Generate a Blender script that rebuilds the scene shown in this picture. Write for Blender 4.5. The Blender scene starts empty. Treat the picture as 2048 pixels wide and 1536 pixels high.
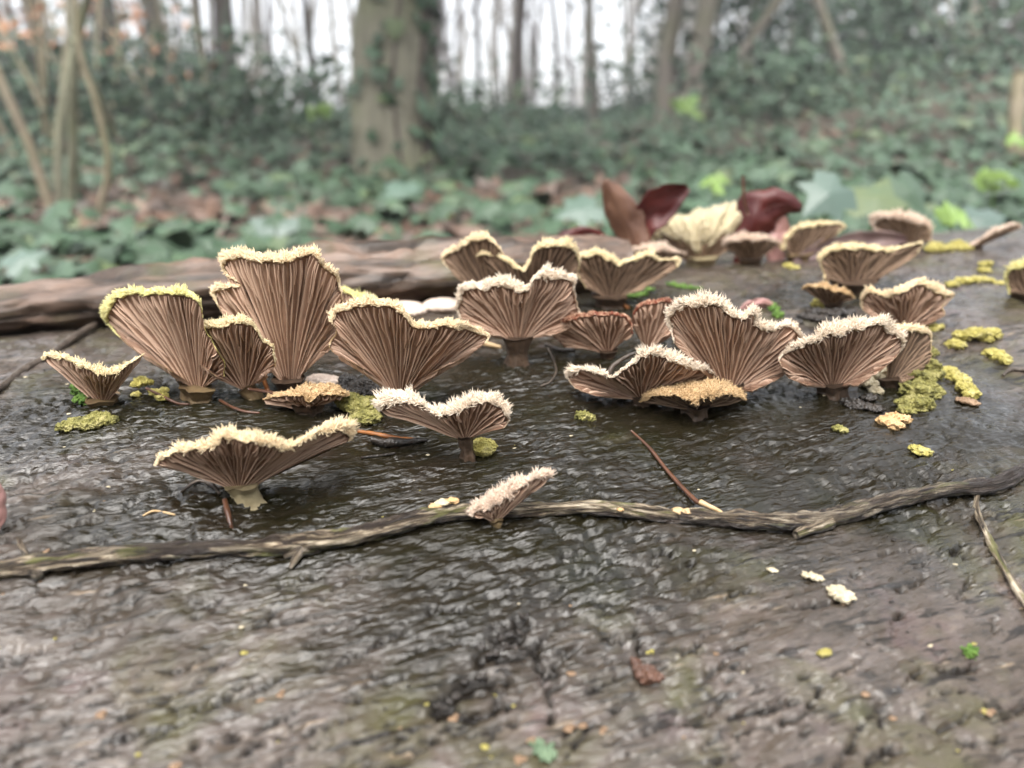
import bpy, math, random
import numpy as np
from mathutils import Vector

R_ = math.radians
rng = np.random.default_rng(11)
random.seed(11)
sc = bpy.context.scene
COL = sc.collection

# ------------------------------------------------------------------ camera
PW, PH, FPX = 2048.0, 1536.0, 1538.0          # photograph pixels, focal length in them
PITCH = R_(18.6)
CAM = np.array([0.0, 0.0, 0.6])
cd = bpy.data.cameras.new('camera')
cam = bpy.data.objects.new('camera', cd); COL.objects.link(cam)
cam.location = CAM; cam.rotation_euler = (R_(90) - PITCH, 0, 0)
cd.sensor_width = 36.0; cd.lens = 36.0 * FPX / PW
cd.clip_start = 0.004; cd.clip_end = 400
cd.dof.use_dof = True; cd.dof.focus_distance = 0.178; cd.dof.aperture_fstop = 10.8
cd.dof.aperture_blades = 0
sc.camera = cam

# ------------------------------------------------------------------ sky, sun, exposure
SUN_EL, SUN_AZ = R_(68), R_(-165)             # high, soft, from the left (azimuth from +y towards +x)
w = bpy.data.worlds.new('World'); sc.world = w; w.use_nodes = True
nt = w.node_tree; nt.nodes.clear()
sky = nt.nodes.new('ShaderNodeTexSky'); sky.sky_type = 'NISHITA'; sky.sun_disc = False
sky.sun_elevation = SUN_EL; sky.sun_rotation = SUN_AZ
sky.air_density = 1.0; sky.dust_density = 2.5; sky.ozone_density = 1.0
hs = nt.nodes.new('ShaderNodeHueSaturation'); hs.inputs['Saturation'].default_value = 0.22
bg = nt.nodes.new('ShaderNodeBackground'); bg.inputs['Strength'].default_value = 0.13
wo = nt.nodes.new('ShaderNodeOutputWorld')
nt.links.new(sky.outputs[0], hs.inputs['Color']); nt.links.new(hs.outputs[0], bg.inputs['Color'])
nt.links.new(bg.outputs[0], wo.inputs['Surface'])
sl = bpy.data.lights.new('sun', 'SUN'); sl.energy = 1.2; sl.angle = R_(65); sl.color = (1.0, 0.96, 0.9)
sun = bpy.data.objects.new('sun', sl); COL.objects.link(sun)
sdir = Vector((math.sin(SUN_AZ) * math.cos(SUN_EL), math.cos(SUN_AZ) * math.cos(SUN_EL), math.sin(SUN_EL)))
sun.rotation_euler = sdir.to_track_quat('Z', 'Y').to_euler(); sun.location = (1, 3, 6)
vs = sc.view_settings
vs.view_transform = 'Standard'; vs.look = 'None'; vs.exposure = 2.2; vs.gamma = 1.0; vs.use_curve_mapping = False
sc.cycles.use_denoising = True
sc.cycles.max_bounces = 8; sc.cycles.transparent_max_bounces = 8
sc.cycles.caustics_reflective = False; sc.cycles.caustics_refractive = False

# ------------------------------------------------------------------ numpy noise
def _hash(ix, iy, iz, seed):
    n = (ix * 374761393 + iy * 668265263 + iz * 2147483647 + seed * 1274126177) & 0x7fffffff
    n = ((n ^ (n >> 13)) * 1274126177) & 0x7fffffff
    n = ((n ^ (n >> 16)) * 69069 + 1) & 0x7fffffff
    return ((n ^ (n >> 11)) & 0xffff) / 32767.5 - 1.0
def vnoise(x, y, seed=0, z=None):
    x = np.asarray(x, float); y = np.asarray(y, float)
    ix = np.floor(x).astype(np.int64); iy = np.floor(y).astype(np.int64)
    fx = x - ix; fy = y - iy
    fx = fx * fx * fx * (fx * (fx * 6 - 15) + 10); fy = fy * fy * fy * (fy * (fy * 6 - 15) + 10)
    a = _hash(ix, iy, 0, seed); b = _hash(ix + 1, iy, 0, seed)
    c = _hash(ix, iy + 1, 0, seed); d = _hash(ix + 1, iy + 1, 0, seed)
    return (a * (1 - fx) + b * fx) * (1 - fy) + (c * (1 - fx) + d * fx) * fy
def fbm(x, y, seed=0, o=4):
    v = 0; a = 0.5; x = np.asarray(x, float); y = np.asarray(y, float)
    for i in range(o):
        v = v + a * vnoise(x, y, seed + i * 7); x = x * 2.03 + 3.1; y = y * 2.03 + 1.7; a *= 0.5
    return v

# ------------------------------------------------------------------ mesh helpers
def mesh_from(name, V, F, mats, fmat=None, smooth=True, attrs=None):
    """V (n,3) array, F (m,k) array or list of lists."""
    me = bpy.data.meshes.new(name)
    V = np.asarray(V, np.float32)
    if not np.isfinite(V).all(): raise ValueError('nan in ' + name)
    if isinstance(F, np.ndarray):
        k = F.shape[1]; m = F.shape[0]
        me.vertices.add(len(V)); me.vertices.foreach_set('co', V.ravel())
        me.loops.add(m * k); me.loops.foreach_set('vertex_index', F.astype(np.int32).ravel())
        me.polygons.add(m)
        me.polygons.foreach_set('loop_start', np.arange(0, m * k, k, dtype=np.int32))
        me.polygons.foreach_set('loop_total', np.full(m, k, np.int32))
    else:
        me.from_pydata(V.tolist(), [], F)
    me.update(calc_edges=True)
    if not isinstance(mats, (list, tuple)): mats = [mats]
    for m_ in mats: me.materials.append(m_)
    if fmat is not None:
        me.polygons.foreach_set('material_index', np.asarray(fmat, np.int32))
    me.polygons.foreach_set('use_smooth', np.full(len(me.polygons), smooth, bool))
    if attrs:
        for an, av in attrs.items():
            av = np.asarray(av, np.float32)
            if av.ndim == 1:
                at = me.attributes.new(an, 'FLOAT', 'POINT'); at.data.foreach_set('value', av)
            else:
                at = me.attributes.new(an, 'FLOAT_VECTOR', 'POINT'); at.data.foreach_set('vector', av.ravel())
    me.validate()
    return me
def link(name, me, parent=None, loc=None):
    o = bpy.data.objects.new(name, me); COL.objects.link(o)
    if parent is not None:
        o.parent = parent
        pl = parent['_w'] if '_w' in parent else None
    if loc is not None: o.location = loc
    return o
def thing(name, label, cat, loc=(0, 0, 0), group=None):
    o = bpy.data.objects.new(name, None); COL.objects.link(o)
    o.location = Vector(loc); o.empty_display_size = 0.01
    o['label'] = label; o['category'] = cat
    if group: o['group'] = group
    return o
def tag(o, label, cat, group=None):
    o['label'] = label; o['category'] = cat
    if group: o['group'] = group
    return o
def part(name, V, F, mats, root, under=None, **k):
    """mesh given in world coordinates, child of an Empty that only has a location"""
    off = np.array(root.location)
    return link(name, mesh_from(name, np.asarray(V) - off, F, mats, **k), root if under is None else under)
def grid_faces(n, m, close_m=False):
    i = np.arange(n - 1)[:, None]; j = np.arange(m if close_m else m - 1)[None, :]
    j2 = (j + 1) % m
    return np.stack([i * m + j, i * m + j2, (i + 1) * m + j2, (i + 1) * m + j], -1).reshape(-1, 4)
def spline(P, n):
    """Catmull-Rom through rows of P, n samples equally spaced by length of the first two or three columns"""
    P = np.asarray(P, float)
    Q = np.vstack([2 * P[0] - P[1], P, 2 * P[-1] - P[-2]])
    out = []
    for i in range(1, len(Q) - 2):
        t = np.linspace(0, 1, 24, endpoint=False)[:, None]
        a, b, c, d = Q[i - 1], Q[i], Q[i + 1], Q[i + 2]
        out.append(0.5 * (2 * b + (c - a) * t + (2 * a - 5 * b + 4 * c - d) * t * t + (3 * b - a - 3 * c + d) * t ** 3))
    out.append(P[-1:]); S = np.vstack(out)
    kd = min(3, S.shape[1])
    L = np.r_[0, np.cumsum(np.linalg.norm(np.diff(S[:, :kd], axis=0), axis=1))]
    u = np.linspace(0, L[-1], n)
    return np.stack([np.interp(u, L, S[:, k]) for k in range(S.shape[1])], 1)
def tube(path, rad, sides=8, jitter=0.0, seed=0, flat=1.0, cap=True):
    """tapered tube along a path (n,3); rad scalar or (n,)"""
    path = np.asarray(path, float); n = len(path)
    rad = np.broadcast_to(np.asarray(rad, float), (n,)).copy()
    T = np.gradient(path, axis=0); T /= np.linalg.norm(T, axis=1)[:, None] + 1e-12
    ref = np.array([0, 0, 1.0]) if abs(T[:, 2]).mean() < 0.8 else np.array([1.0, 0, 0])
    A = np.cross(T, ref); A /= np.linalg.norm(A, axis=1)[:, None] + 1e-12
    B = np.cross(A, T)
    th = np.linspace(0, 2 * np.pi, sides, endpoint=False)
    rr = rad[:, None] * np.ones(sides)[None]
    if jitter:
        L = np.r_[0, np.cumsum(np.linalg.norm(np.diff(path, axis=0), axis=1))]
        rr = rr * (1 + jitter * fbm(L[:, None] / (rad.mean() * 3) + 0 * th, np.cos(th)[None] * 1.5 + np.sin(th)[None] * 2.3 + 0 * L[:, None], seed, 3) * 2)
    V = path[:, None] + rr[..., None] * (np.cos(th)[None, :, None] * A[:, None] + flat * np.sin(th)[None, :, None] * B[:, None])
    V = V.reshape(-1, 3); F = [list(map(int, q)) for q in grid_faces(n, sides, True)]
    if cap:
        F.append(list(range(sides))); F.append(list(range((n - 1) * sides, n * sides))[::-1])
    return V, F
def merge(parts):
    V = []; F = []; o = 0
    for v, f in parts:
        v = np.asarray(v); V.append(v)
        F += [[int(i) + o for i in q] for q in f]; o += len(v)
    return np.vstack(V), F

# ------------------------------------------------------------------ pixel rays and the log surface
cp, sp = math.cos(PITCH), math.sin(PITCH)
def ray(px, py):
    x = (np.asarray(px, float) - PW / 2) / FPX; y = (PH / 2 - np.asarray(py, float)) / FPX
    return np.stack([x + 0 * y, cp + y * sp, -sp + y * cp + 0 * x], -1)
def at_y(px, py, Y):
    d = ray(px, py); return CAM + d * (np.asarray(Y) / d[..., 1])[..., None]
LC = np.array([0.0, 0.27, -0.0625]); LR = 0.60                  # fallen log: a point on its axis and its radius
_p, _b = R_(18), R_(2)
LA = np.array([math.cos(_p) * math.cos(_b), math.sin(_p) * math.cos(_b), math.sin(_b)])
LN = np.cross(np.array([0, 0, 1.0]), LA); LN /= np.linalg.norm(LN)      # away from the camera
LU = np.cross(LA, LN)
def log_hit0(px, py, R=LR):
    d = ray(px, py); d = d / np.linalg.norm(d); o = CAM - LC
    dp = d - LA * (d @ LA); op = o - LA * (o @ LA)
    A = dp @ dp; B = 2 * dp @ op; c = op @ op - R * R; D = B * B - 4 * A * c
    if D < 0: return None
    return CAM + d * ((-B - math.sqrt(D)) / (2 * A))
def log_tp(P):
    q = np.asarray(P) - LC
    return q @ LA, np.arctan2(q @ LN, q @ LU)                  # t along the axis, angle from the crest (front negative)
# scar of torn bark low on the front: pixel polyline turned into log coordinates
def _tp_of(px, py):
    P = log_hit0(px, py); t, ph = log_tp(P); return t, ph * LR
SCAR = [np.array([_tp_of(*q) for q in pl]) for pl in (
    [(1045, 1240), (1030, 1262), (1000, 1275)], [(965, 1305), (1000, 1300), (1035, 1296)],
    [(985, 1345), (940, 1352), (905, 1385), (875, 1410)], [(880, 1412), (940, 1428), (985, 1420), (1000, 1390)],
    [(1000, 1345), (1018, 1355)], [(1065, 1262), (1080, 1320), (1100, 1390), (1105, 1440)],
    [(230, 1345), (330, 1322)], [(350, 1330), (400, 1300), (440, 1285)], [(330, 1400), (440, 1370), (500, 1350)],
    [(1430, 1365), (1480, 1350)], [(1600, 1350), (1700, 1335)], [(1860, 1385), (1950, 1380)], [(1600, 1465), (1660, 1450)],
    [(160, 1245), (260, 1255)], [(560, 1225), (620, 1215)], [(120, 1490), (220, 1475)])]
SCW = [1.9e-3, 1.5e-3, 1.8e-3, 1.1e-3, 1.2e-3, .7e-3, .3e-3, .35e-3, .4e-3, .3e-3, .3e-3, .3e-3, .35e-3, .3e-3, .3e-3, .35e-3]
_cr = np.random.default_rng(21)
for _ in range(130):                                           # short grain cracks scattered over the near side
    _x, _y = _cr.uniform(-40, 2090), 1075 + 470 * _cr.random() ** .75
    _t, _bb = _tp_of(_x, _y); _l = _cr.uniform(.0016, .0055); _a = _cr.normal(.12, .22)
    _d = np.array([math.cos(_a), math.sin(_a)]) * _l
    SCAR.append(np.array([[_t, _bb] - _d, [_t + _cr.normal(0, .0004), _bb + _cr.normal(0, .0007)], [_t, _bb] + _d])); SCW.append(_cr.uniform(.34e-3, .62e-3))
def scar_mask(a, b):
    a = np.asarray(a, float); b = np.asarray(b, float)
    m = np.zeros(a.shape)
    for pl, wd in zip(SCAR, SCW):
        lo = pl.min(0) - .005; hi = pl.max(0) + .005
        sel = (a > lo[0]) & (a < hi[0]) & (b > lo[1]) & (b < hi[1])
        if not sel.any(): continue
        aa, bb = a[sel], b[sel]
        wob = (1.6e-3 * np.abs(fbm(aa * 330, bb * 520, 91, 4)) + 0.9e-3 * fbm(aa * 900, bb * 900, 94, 2)) * min(1.0, wd / .9e-3)
        ms = m[sel]
        for p, q in zip(pl[:-1], pl[1:]):
            d = q - p; L2 = d @ d
            u = np.clip(((aa - p[0]) * d[0] + (bb - p[1]) * d[1]) / L2, 0, 1)
            dist = np.hypot(aa - p[0] - u * d[0], bb - p[1] - u * d[1]) + wob
            ms = np.maximum(ms, np.clip(1.35 - dist / wd, 0, 1) * min(1.0, wd / 1.0e-3 + .35))
        m[sel] = ms
    m = np.clip((m - .25) / .35, 0, 1); return m * m * (3 - 2 * m)
def log_disp(a, b, with_scar=True):
    """radial offset at log coordinates a (along axis) and b (around), metres"""
    h = 0.0030 * fbm(a * 11 + 5, b * 13 + 2, 1, 3) + 0.0011 * fbm(a * 60, b * 95, 2, 3)
    # short wrinkles lying along the grain: ridged, patchy
    sk = a + 0.35 * b
    r1 = 1 - np.abs(fbm(sk * 130 + 3, b * 430, 3, 3)) * 2.2
    r2 = 1 - np.abs(fbm(sk * 260 + 9, b * 620 + 4, 4, 2)) * 2.6
    patch = np.clip(0.55 + 0.9 * fbm(a * 28, b * 28, 5, 2), 0.15, 1)
    h = h - patch * (0.0014 * np.clip(r1 - 0.55, 0, 1) / 0.45 + 0.00038 * np.clip(r2 - 0.6, 0, 1) / 0.4)
    h = h + 0.00026 * fbm(a * 620, b * 900, 6, 2)
    if with_scar: h = h - 0.0013 * scar_mask(a, b)
    return h
def log_point(a, ang, off=0.0):
    r = LR + log_disp(np.asarray(a, float), np.asarray(ang, float) * LR) + off
    return LC + np.multiply.outer(a, LA) + (r * np.sin(ang))[..., None] * LN + (r * np.cos(ang))[..., None] * LU
def on_log(px, py, off=0.0):
    """where the pixel's ray meets the log (crest if it passes just above)"""
    P = None; yy = py
    while P is None: P = log_hit0(px, yy); yy += 1
    t, ph = log_tp(P)
    h = float(log_disp(np.array(t), np.array(ph * LR)))
    P2 = log_hit0(px, yy - 1, LR + h)
    if P2 is None: P2 = P
    t, ph = log_tp(P2)
    return log_point(np.array(t), np.array(ph), off)
def log_normal(P):
    q = P - LC; q = q - LA * (q @ LA); return q / np.linalg.norm(q)
def mpp(P): return float((P - CAM) @ np.array([0, cp, -sp])) / FPX      # metres per photograph pixel at P

# ------------------------------------------------------------------ materials
def new_mat(name):
    m = bpy.data.materials.new(name); m.use_nodes = True
    t = m.node_tree; b = t.nodes['Principled BSDF']
    return m, t, b
def ramp(t, stops, src):
    r = t.nodes.new('ShaderNodeValToRGB'); e = r.color_ramp.elements
    while len(e) < len(stops): e.new(0.5)
    for k, (p, c) in enumerate(stops):
        e[k].position = p; e[k].color = (*c, 1) if len(c) == 3 else c
    t.links.new(src, r.inputs[0]); return r.outputs[0]
def coords(t, attr=None, scale=(1, 1, 1)):
    if attr:
        c = t.nodes.new('ShaderNodeAttribute'); c.attribute_name = attr; o = c.outputs['Vector']
    else:
        c = t.nodes.new('ShaderNodeTexCoord'); o = c.outputs['Object']
    mp = t.nodes.new('ShaderNodeMapping'); mp.inputs['Scale'].default_value = scale
    t.links.new(o, mp.inputs[0]); return mp.outputs[0]
def noise(t, vec, scale, detail=4, rough=0.55, dist=0.0):
    n = t.nodes.new('ShaderNodeTexNoise'); n.inputs['Scale'].default_value = scale
    n.inputs['Detail'].default_value = detail; n.inputs['Roughness'].default_value = rough
    n.inputs['Distortion'].default_value = dist
    t.links.new(vec, n.inputs['Vector']); return n.outputs['Fac']
def mixc(t, fac, a, b, mode='MIX'):
    n = t.nodes.new('ShaderNodeMix'); n.data_type = 'RGBA'; n.blend_type = mode
    for s, v in ((0, fac), (6, a), (7, b)):
        if hasattr(v, 'is_output'): t.links.new(v, n.inputs[s])
        else: n.inputs[s].default_value = v if s == 0 else (*v, 1)
    return n.outputs[2]
def bump(t, b, h, strength, dist):
    n = t.nodes.new('ShaderNodeBump'); n.inputs['Strength'].default_value = strength; n.inputs['Distance'].default_value = dist
    t.links.new(h, n.inputs['Height'])
    t.links.new(n.outputs[0], b.inputs['Normal']); return n
def speck(name, c1, c2, scale, rough=0.6, bs=0.4, bd=0.0005, c3=None, spec=0.4, sub=0.0, detail=4, trans=0.0):
    """mottled material: two or three colours by noise, fine bump"""
    m, t, b = new_mat(name); v = coords(t)
    f = noise(t, v, scale, detail)
    st = [(0.32, c1), (0.68, c2)] if c3 is None else [(0.3, c1), (0.5, c2), (0.7, c3)]
    t.links.new(ramp(t, st, f), b.inputs['Base Color'])
    b.inputs['Roughness'].default_value = rough; b.inputs['Specular IOR Level'].default_value = spec
    if sub:
        b.inputs['Subsurface Weight'].default_value = sub; b.inputs['Subsurface Radius'].default_value = (1, .7, .45)
        b.inputs['Subsurface Scale'].default_value = 0.0015
    if trans: b.inputs['Transmission Weight'].default_value = trans
    if bs: bump(t, b, noise(t, v, scale * 3, 3), bs, bd)
    return m

# --- wet bark
def make_bark():
    m, t, b = new_mat('wet_bark')
    v = coords(t, 'ts'); vg = coords(t, 'ts', (0.40, 1.0, 1.0)); vl = coords(t, 'ts', (0.16, 1.0, 1.0))
    big = noise(t, v, 20, 4, 0.6, 0.4); mid = noise(t, vg, 170, 6, 0.65, 0.5); fine = noise(t, vg, 820, 4, 0.65, 0.4)
    c = ramp(t, [(0.30, (.022, .016, .011)), (0.44, (.068, .053, .040)), (0.56, (.092, .073, .061)), (0.72, (.175, .142, .112))], mid)
    tint = noise(t, v, 40, 4, 0.6, 0.6)
    c = mixc(t, ramp(t, [(0.50, (0, 0, 0)), (0.68, (.8, .8, .8))], tint), c, (.066, .064, .022))        # algae
    pink = noise(t, v, 62, 3, 0.55)
    c = mixc(t, ramp(t, [(0.58, (0, 0, 0)), (0.72, (.6, .6, .6))], pink), c, (.125, .085, .085))
    wr = noise(t, vl, 520, 4, 0.6, 0.8)
    c = mixc(t, ramp(t, [(0.36, (.95, .95, .95)), (0.44, (0, 0, 0))], wr), c, (.012, .009, .006))       # dark wrinkles along the grain, crescent shadows painted in
    dirt = noise(t, vg, 420, 5, 0.7, 0.4)
    c = mixc(t, ramp(t, [(0.36, (.8, .8, .8)), (0.46, (0, 0, 0))], dirt), c, (.018, .014, .009))
    pale = noise(t, vl, 420, 3, 0.5)
    c = mixc(t, ramp(t, [(0.67, (0, 0, 0)), (0.74, (.75, .75, .75))], pale), c, (.30, .225, .15))
    damp_shade = t.nodes.new('ShaderNodeAttribute'); damp_shade.attribute_name = 'wet'
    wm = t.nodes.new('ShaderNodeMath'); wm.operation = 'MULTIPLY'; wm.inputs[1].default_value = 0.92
    t.links.new(damp_shade.outputs['Fac'], wm.inputs[0])
    c = mixc(t, wm.outputs[0], c, mixc(t, tint, (.011, .007, .003), (.007, .008, .0025)))  # damp stain that also carries painted shade and reflections of the fungi
    sca = t.nodes.new('ShaderNodeAttribute'); sca.attribute_name = 'scar'
    c = mixc(t, sca.outputs['Fac'], c, (.010, .008, .006))
    t.links.new(c, b.inputs['Base Color'])
    rg = t.nodes.new('ShaderNodeMapRange'); rg.inputs['From Min'].default_value = .3; rg.inputs['From Max'].default_value = .7
    rg.inputs['To Min'].default_value = .27; rg.inputs['To Max'].default_value = .45
    t.links.new(big, rg.inputs['Value']); wr2 = t.nodes.new('ShaderNodeMath'); wr2.operation = 'MULTIPLY_ADD'; wr2.inputs[1].default_value = -.16
    t.links.new(damp_shade.outputs['Fac'], wr2.inputs[0]); t.links.new(rg.outputs[0], wr2.inputs[2]); t.links.new(wr2.outputs[0], b.inputs['Roughness'])
    b.inputs['Specular IOR Level'].default_value = 0.14
    b.inputs['Coat Weight'].default_value = 0.55; b.inputs['Coat Roughness'].default_value = 0.15
    def madd(x, k, y):
        n = t.nodes.new('ShaderNodeMath'); n.operation = 'MULTIPLY_ADD'; n.inputs[1].default_value = k
        t.links.new(x, n.inputs[0])
        if y is None: n.inputs[2].default_value = 0
        else: t.links.new(y, n.inputs[2])
        return n.outputs[0]
    b1 = noise(t, coords(t, 'ts', (0.45, 1, 1)), 560, 1.0, 0.5, 0.5); b2 = noise(t, coords(t, 'ts', (0.6, 1, 1)), 1050, 0.0, 0.5, 0.3)
    hgt = madd(b2, 0.40, madd(b1, 1.0, madd(wr, 1.2, madd(dirt, 0.45, None))))
    bn = bump(t, b, hgt, 1.0, 0.00065)
    t.links.new(bn.outputs[0], b.inputs['Coat Normal'])
    film = noise(t, v, 34, 3, .55, .5)
    cw = mixc(t, sca.outputs['Fac'], ramp(t, [(0.40, (.3, .3, .3)), (0.60, (.9, .9, .9))], film), (0, 0, 0))
    t.links.new(cw, b.inputs['Coat Weight'])
    t.links.new(ramp(t, [(0.40, (.6, .6, .6)), (0.62, (1, 1, 1))], film), bn.inputs['Strength'])
    return m
M = {}
M['bark'] = make_bark()
def make_gill(name, lo, hi):
    m, t, b = new_mat(name)
    a = t.nodes.new('ShaderNodeAttribute'); a.attribute_name = 'ridge'
    v = coords(t); f = noise(t, v, 260, 3)
    c = mixc(t, a.outputs['Fac'], lo, hi)
    c = mixc(t, ramp(t, [(0.35, (0, 0, 0)), (0.75, (.5, .5, .5))], f), c, tuple(x * 0.62 for x in hi))
    t.links.new(c, b.inputs['Base Color']); b.inputs['Roughness'].default_value = 0.7
    b.inputs['Specular IOR Level'].default_value = 0.25
    return m
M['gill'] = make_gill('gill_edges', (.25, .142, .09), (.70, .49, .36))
M['gill_dim'] = make_gill('gill_edges_dim', (.15, .09, .055), (.40, .275, .185))  # darker gill copy, shade under the caps put into its colour
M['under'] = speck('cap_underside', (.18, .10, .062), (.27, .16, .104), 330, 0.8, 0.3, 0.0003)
M['under_dim'] = speck('cap_underside_dim', (.09, .056, .035), (.15, .095, .062), 330, 0.8, 0.3, 0.0003)  # darker underside copy with that shade in its colour too
TINT = {  # flesh colours of the hairy upper side, hair colour low, high
    'cream': ((.42, .28, .15), (.66, .50, .30), (.80, .67, .46)),
    'white': ((.42, .29, .19), (.62, .49, .36), (.78, .68, .55)),
    'yellow': ((.42, .37, .11), (.60, .54, .20), (.78, .72, .36)),
    'buff': ((.40, .29, .14), (.62, .49, .27), (.78, .67, .44)),
    'tan': ((.26, .155, .07), (.42, .27, .125), (.62, .45, .26)),
    'pink': ((.40, .27, .19), (.56, .41, .31), (.70, .58, .47)),
    'rust': ((.13, .026, .012), (.20, .05, .02), (.55, .36, .24)),
    'pale': ((.52, .46, .26), (.64, .57, .36), (.72, .62, .46)),
}
for k, (a_, b_, c_) in TINT.items():
    M['top_' + k] = speck('cap_top_' + k, a_, tuple(.5 * p + .5 * q for p, q in zip(a_, b_)), 420, 0.75, 0.8, 0.0006, spec=0.3)
    m, t, b = new_mat('hair_' + k)
    oi = t.nodes.new('ShaderNodeAttribute'); oi.attribute_name = 'shade'
    t.links.new(ramp(t, [(0.0, b_), (1.0, c_)], oi.outputs['Fac']), b.inputs['Base Color'])
    b.inputs['Roughness'].default_value = 0.6; b.inputs['Specular IOR Level'].default_value = 0.3
    b.inputs['Subsurface Weight'].default_value = 0.0
    M['hair_' + k] = m
M['stem_dark'] = speck('stem_dark', (.05, .032, .02), (.11, .07, .045), 300, 0.5, 0.6, 0.0006)  # stem brown darkened to carry the shade under the caps
M['stem_pale'] = speck('stem_pale', (.24, .19, .10), (.42, .35, .21), 240, 0.6, 0.5, 0.0006)
M['stem_mid'] = speck('stem_mid', (.10, .062, .032), (.22, .155, .075), 240, 0.6, 0.5, 0.0006)
M['crumb'] = speck('yellow_crumb', (.26, .22, .04), (.46, .40, .11), 420, 0.6, 1.0, 0.0016, c3=(.62, .55, .24))
M['crumb_g'] = speck('olive_crumb', (.10, .095, .025), (.26, .24, .065), 420, 0.6, 1.0, 0.0016, c3=(.46, .41, .17))
M['crumb_tan'] = speck('tan_crumb', (.45, .28, .12), (.62, .42, .22), 330, 0.55, 0.7, 0.001)
M['moss'] = speck('moss', (.05, .12, .015), (.14, .24, .04), 500, 0.7, 0.9, 0.001)
M['lichen'] = speck('lichen', (.08, .13, .075), (.19, .26, .16), 500, 0.8, 0.6, 0.0006)
M['chip'] = speck('pale_chip', (.36, .30, .19), (.60, .53, .38), 300, 0.6, 0.4, 0.0005)
M['orange'] = speck('orange_chip', (.17, .10, .055), (.30, .20, .12), 300, 0.5, 0.4, 0.0005)
M['dark'] = speck('wet_dark_bark', (.012, .010, .008), (.04, .03, .022), 300, 0.3, 0.8, 0.001, spec=0.6)
M['button'] = speck('button_cap', (.55, .42, .34), (.72, .60, .50), 200, 0.45, 0.2, 0.0003)
M['needle'] = speck('needle', (.15, .05, .015), (.34, .13, .035), 220, 0.4, 0.3, 0.0003)
M['needle_dark'] = speck('needle_dark', (.05, .022, .012), (.12, .05, .025), 220, 0.35, 0.3, 0.0003, spec=0.6)
M['twig_dark'] = speck('twig_dark', (.045, .034, .026), (.11, .085, .065), 180, 0.45, 0.8, 0.001)
M['tan_leaf'] = speck('dry_tan', (.40, .26, .12), (.58, .42, .24), 160, 0.5, 0.4, 0.0006)
M['leaf_red'] = speck('dead_leaf_red', (.045, .008, .008), (.10, .018, .014), 60, 0.42, 0.5, 0.001, spec=0.35)
M['leaf_brown'] = speck('dead_leaf_brown', (.09, .042, .026), (.18, .095, .06), 60, 0.42, 0.5, 0.001)
M['leaf_mauve'] = speck('dead_leaf_mauve', (.15, .09, .085), (.25, .17, .15), 70, 0.35, 0.5, 0.001, spec=0.6)
M['leaf_pink'] = speck('dead_leaf_pink', (.36, .19, .17), (.50, .29, .26), 70, 0.4, 0.4, 0.001)
M['leaf_orange'] = speck('dead_leaf_orange', (.36, .15, .07), (.52, .26, .13), 40, 0.5, 0.5, 0.002)

def make_stick():
    m, t, b = new_mat('branch_bark')
    v = coords(t, 'ts', (0.16, 1, 1)); v2 = coords(t, 'ts', (.35, 1, 1))
    f = noise(t, v, 700, 5, 0.7, 0.8); g = noise(t, v2, 110, 5, 0.65, .5); h = noise(t, v2, 260, 4, .6, .5)
    c = ramp(t, [(0.41, (.010, .007, .005)), (0.46, (.11, .078, .05)), (0.53, (.30, .235, .155)), (0.60, (.58, .49, .36))], f)
    c = mixc(t, ramp(t, [(0.53, (0, 0, 0)), (0.56, (.9, .9, .9))], g), c, (.035, .024, .018))
    c = mixc(t, ramp(t, [(0.56, (0, 0, 0)), (0.64, (.8, .8, .8))], h), c, (.15, .15, .04))
    dk = t.nodes.new('ShaderNodeAttribute'); dk.attribute_name = 'wet'
    c = mixc(t, dk.outputs['Fac'], c, mixc(t, .25, (.035, .027, .024), c))
    t.links.new(c, b.inputs['Base Color']); b.inputs['Roughness'].default_value = 0.30
    n = t.nodes.new('ShaderNodeMath'); n.operation = 'MULTIPLY_ADD'; n.inputs[1].default_value = 1.6
    t.links.new(g, n.inputs[0]); t.links.new(f, n.inputs[2])
    bump(t, b, n.outputs[0], 1.0, 0.0018); return m
M['stick'] = make_stick()
def make_oldlog():
    m, t, b = new_mat('rotten_branch')
    v = coords(t, 'ts', (0.18, 1, 1)); f = noise(t, v, 150, 5, 0.6, 0.4); g = noise(t, coords(t, 'ts'), 32, 3)
    c = ramp(t, [(0.34, (.022, .015, .010)), (0.48, (.075, .05, .035)), (0.62, (.18, .12, .088))], f)
    c = mixc(t, ramp(t, [(0.54, (0, 0, 0)), (0.70, (.7, .7, .7))], g), c, (.075, .075, .03))
    t.links.new(c, b.inputs['Base Color']); b.inputs['Roughness'].default_value = 0.5
    bump(t, b, f, 0.8, 0.002); return m
M['oldlog'] = make_oldlog()
def tree_bark(name, c1, c2, moss=None):
    m, t, b = new_mat(name); v = coords(t, None, (1, 1, .22)); f = noise(t, v, 26, 5, 0.65)
    c = ramp(t, [(0.32, c1), (0.68, c2)], f)
    if moss:
        g = noise(t, coords(t), 3.2, 3)
        c = mixc(t, ramp(t, [(0.42, (0, 0, 0)), (0.6, (.85, .85, .85))], g), c, moss)
    t.links.new(c, b.inputs['Base Color']); b.inputs['Roughness'].default_value = 0.8
    bump(t, b, f, 0.8, 0.02); return m
M['tb_moss'] = tree_bark('mossy_bark', (.13, .12, .085), (.24, .225, .165), (.16, .17, .09))
M['tb_brown'] = tree_bark('brown_bark', (.045, .035, .028), (.11, .088, .07))
M['tb_grey'] = tree_bark('grey_bark', (.12, .10, .08), (.26, .225, .19), (.15, .14, .09))
M['tb_pale'] = tree_bark('pale_bark', (.30, .24, .17), (.50, .42, .31), (.32, .29, .16))
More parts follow.
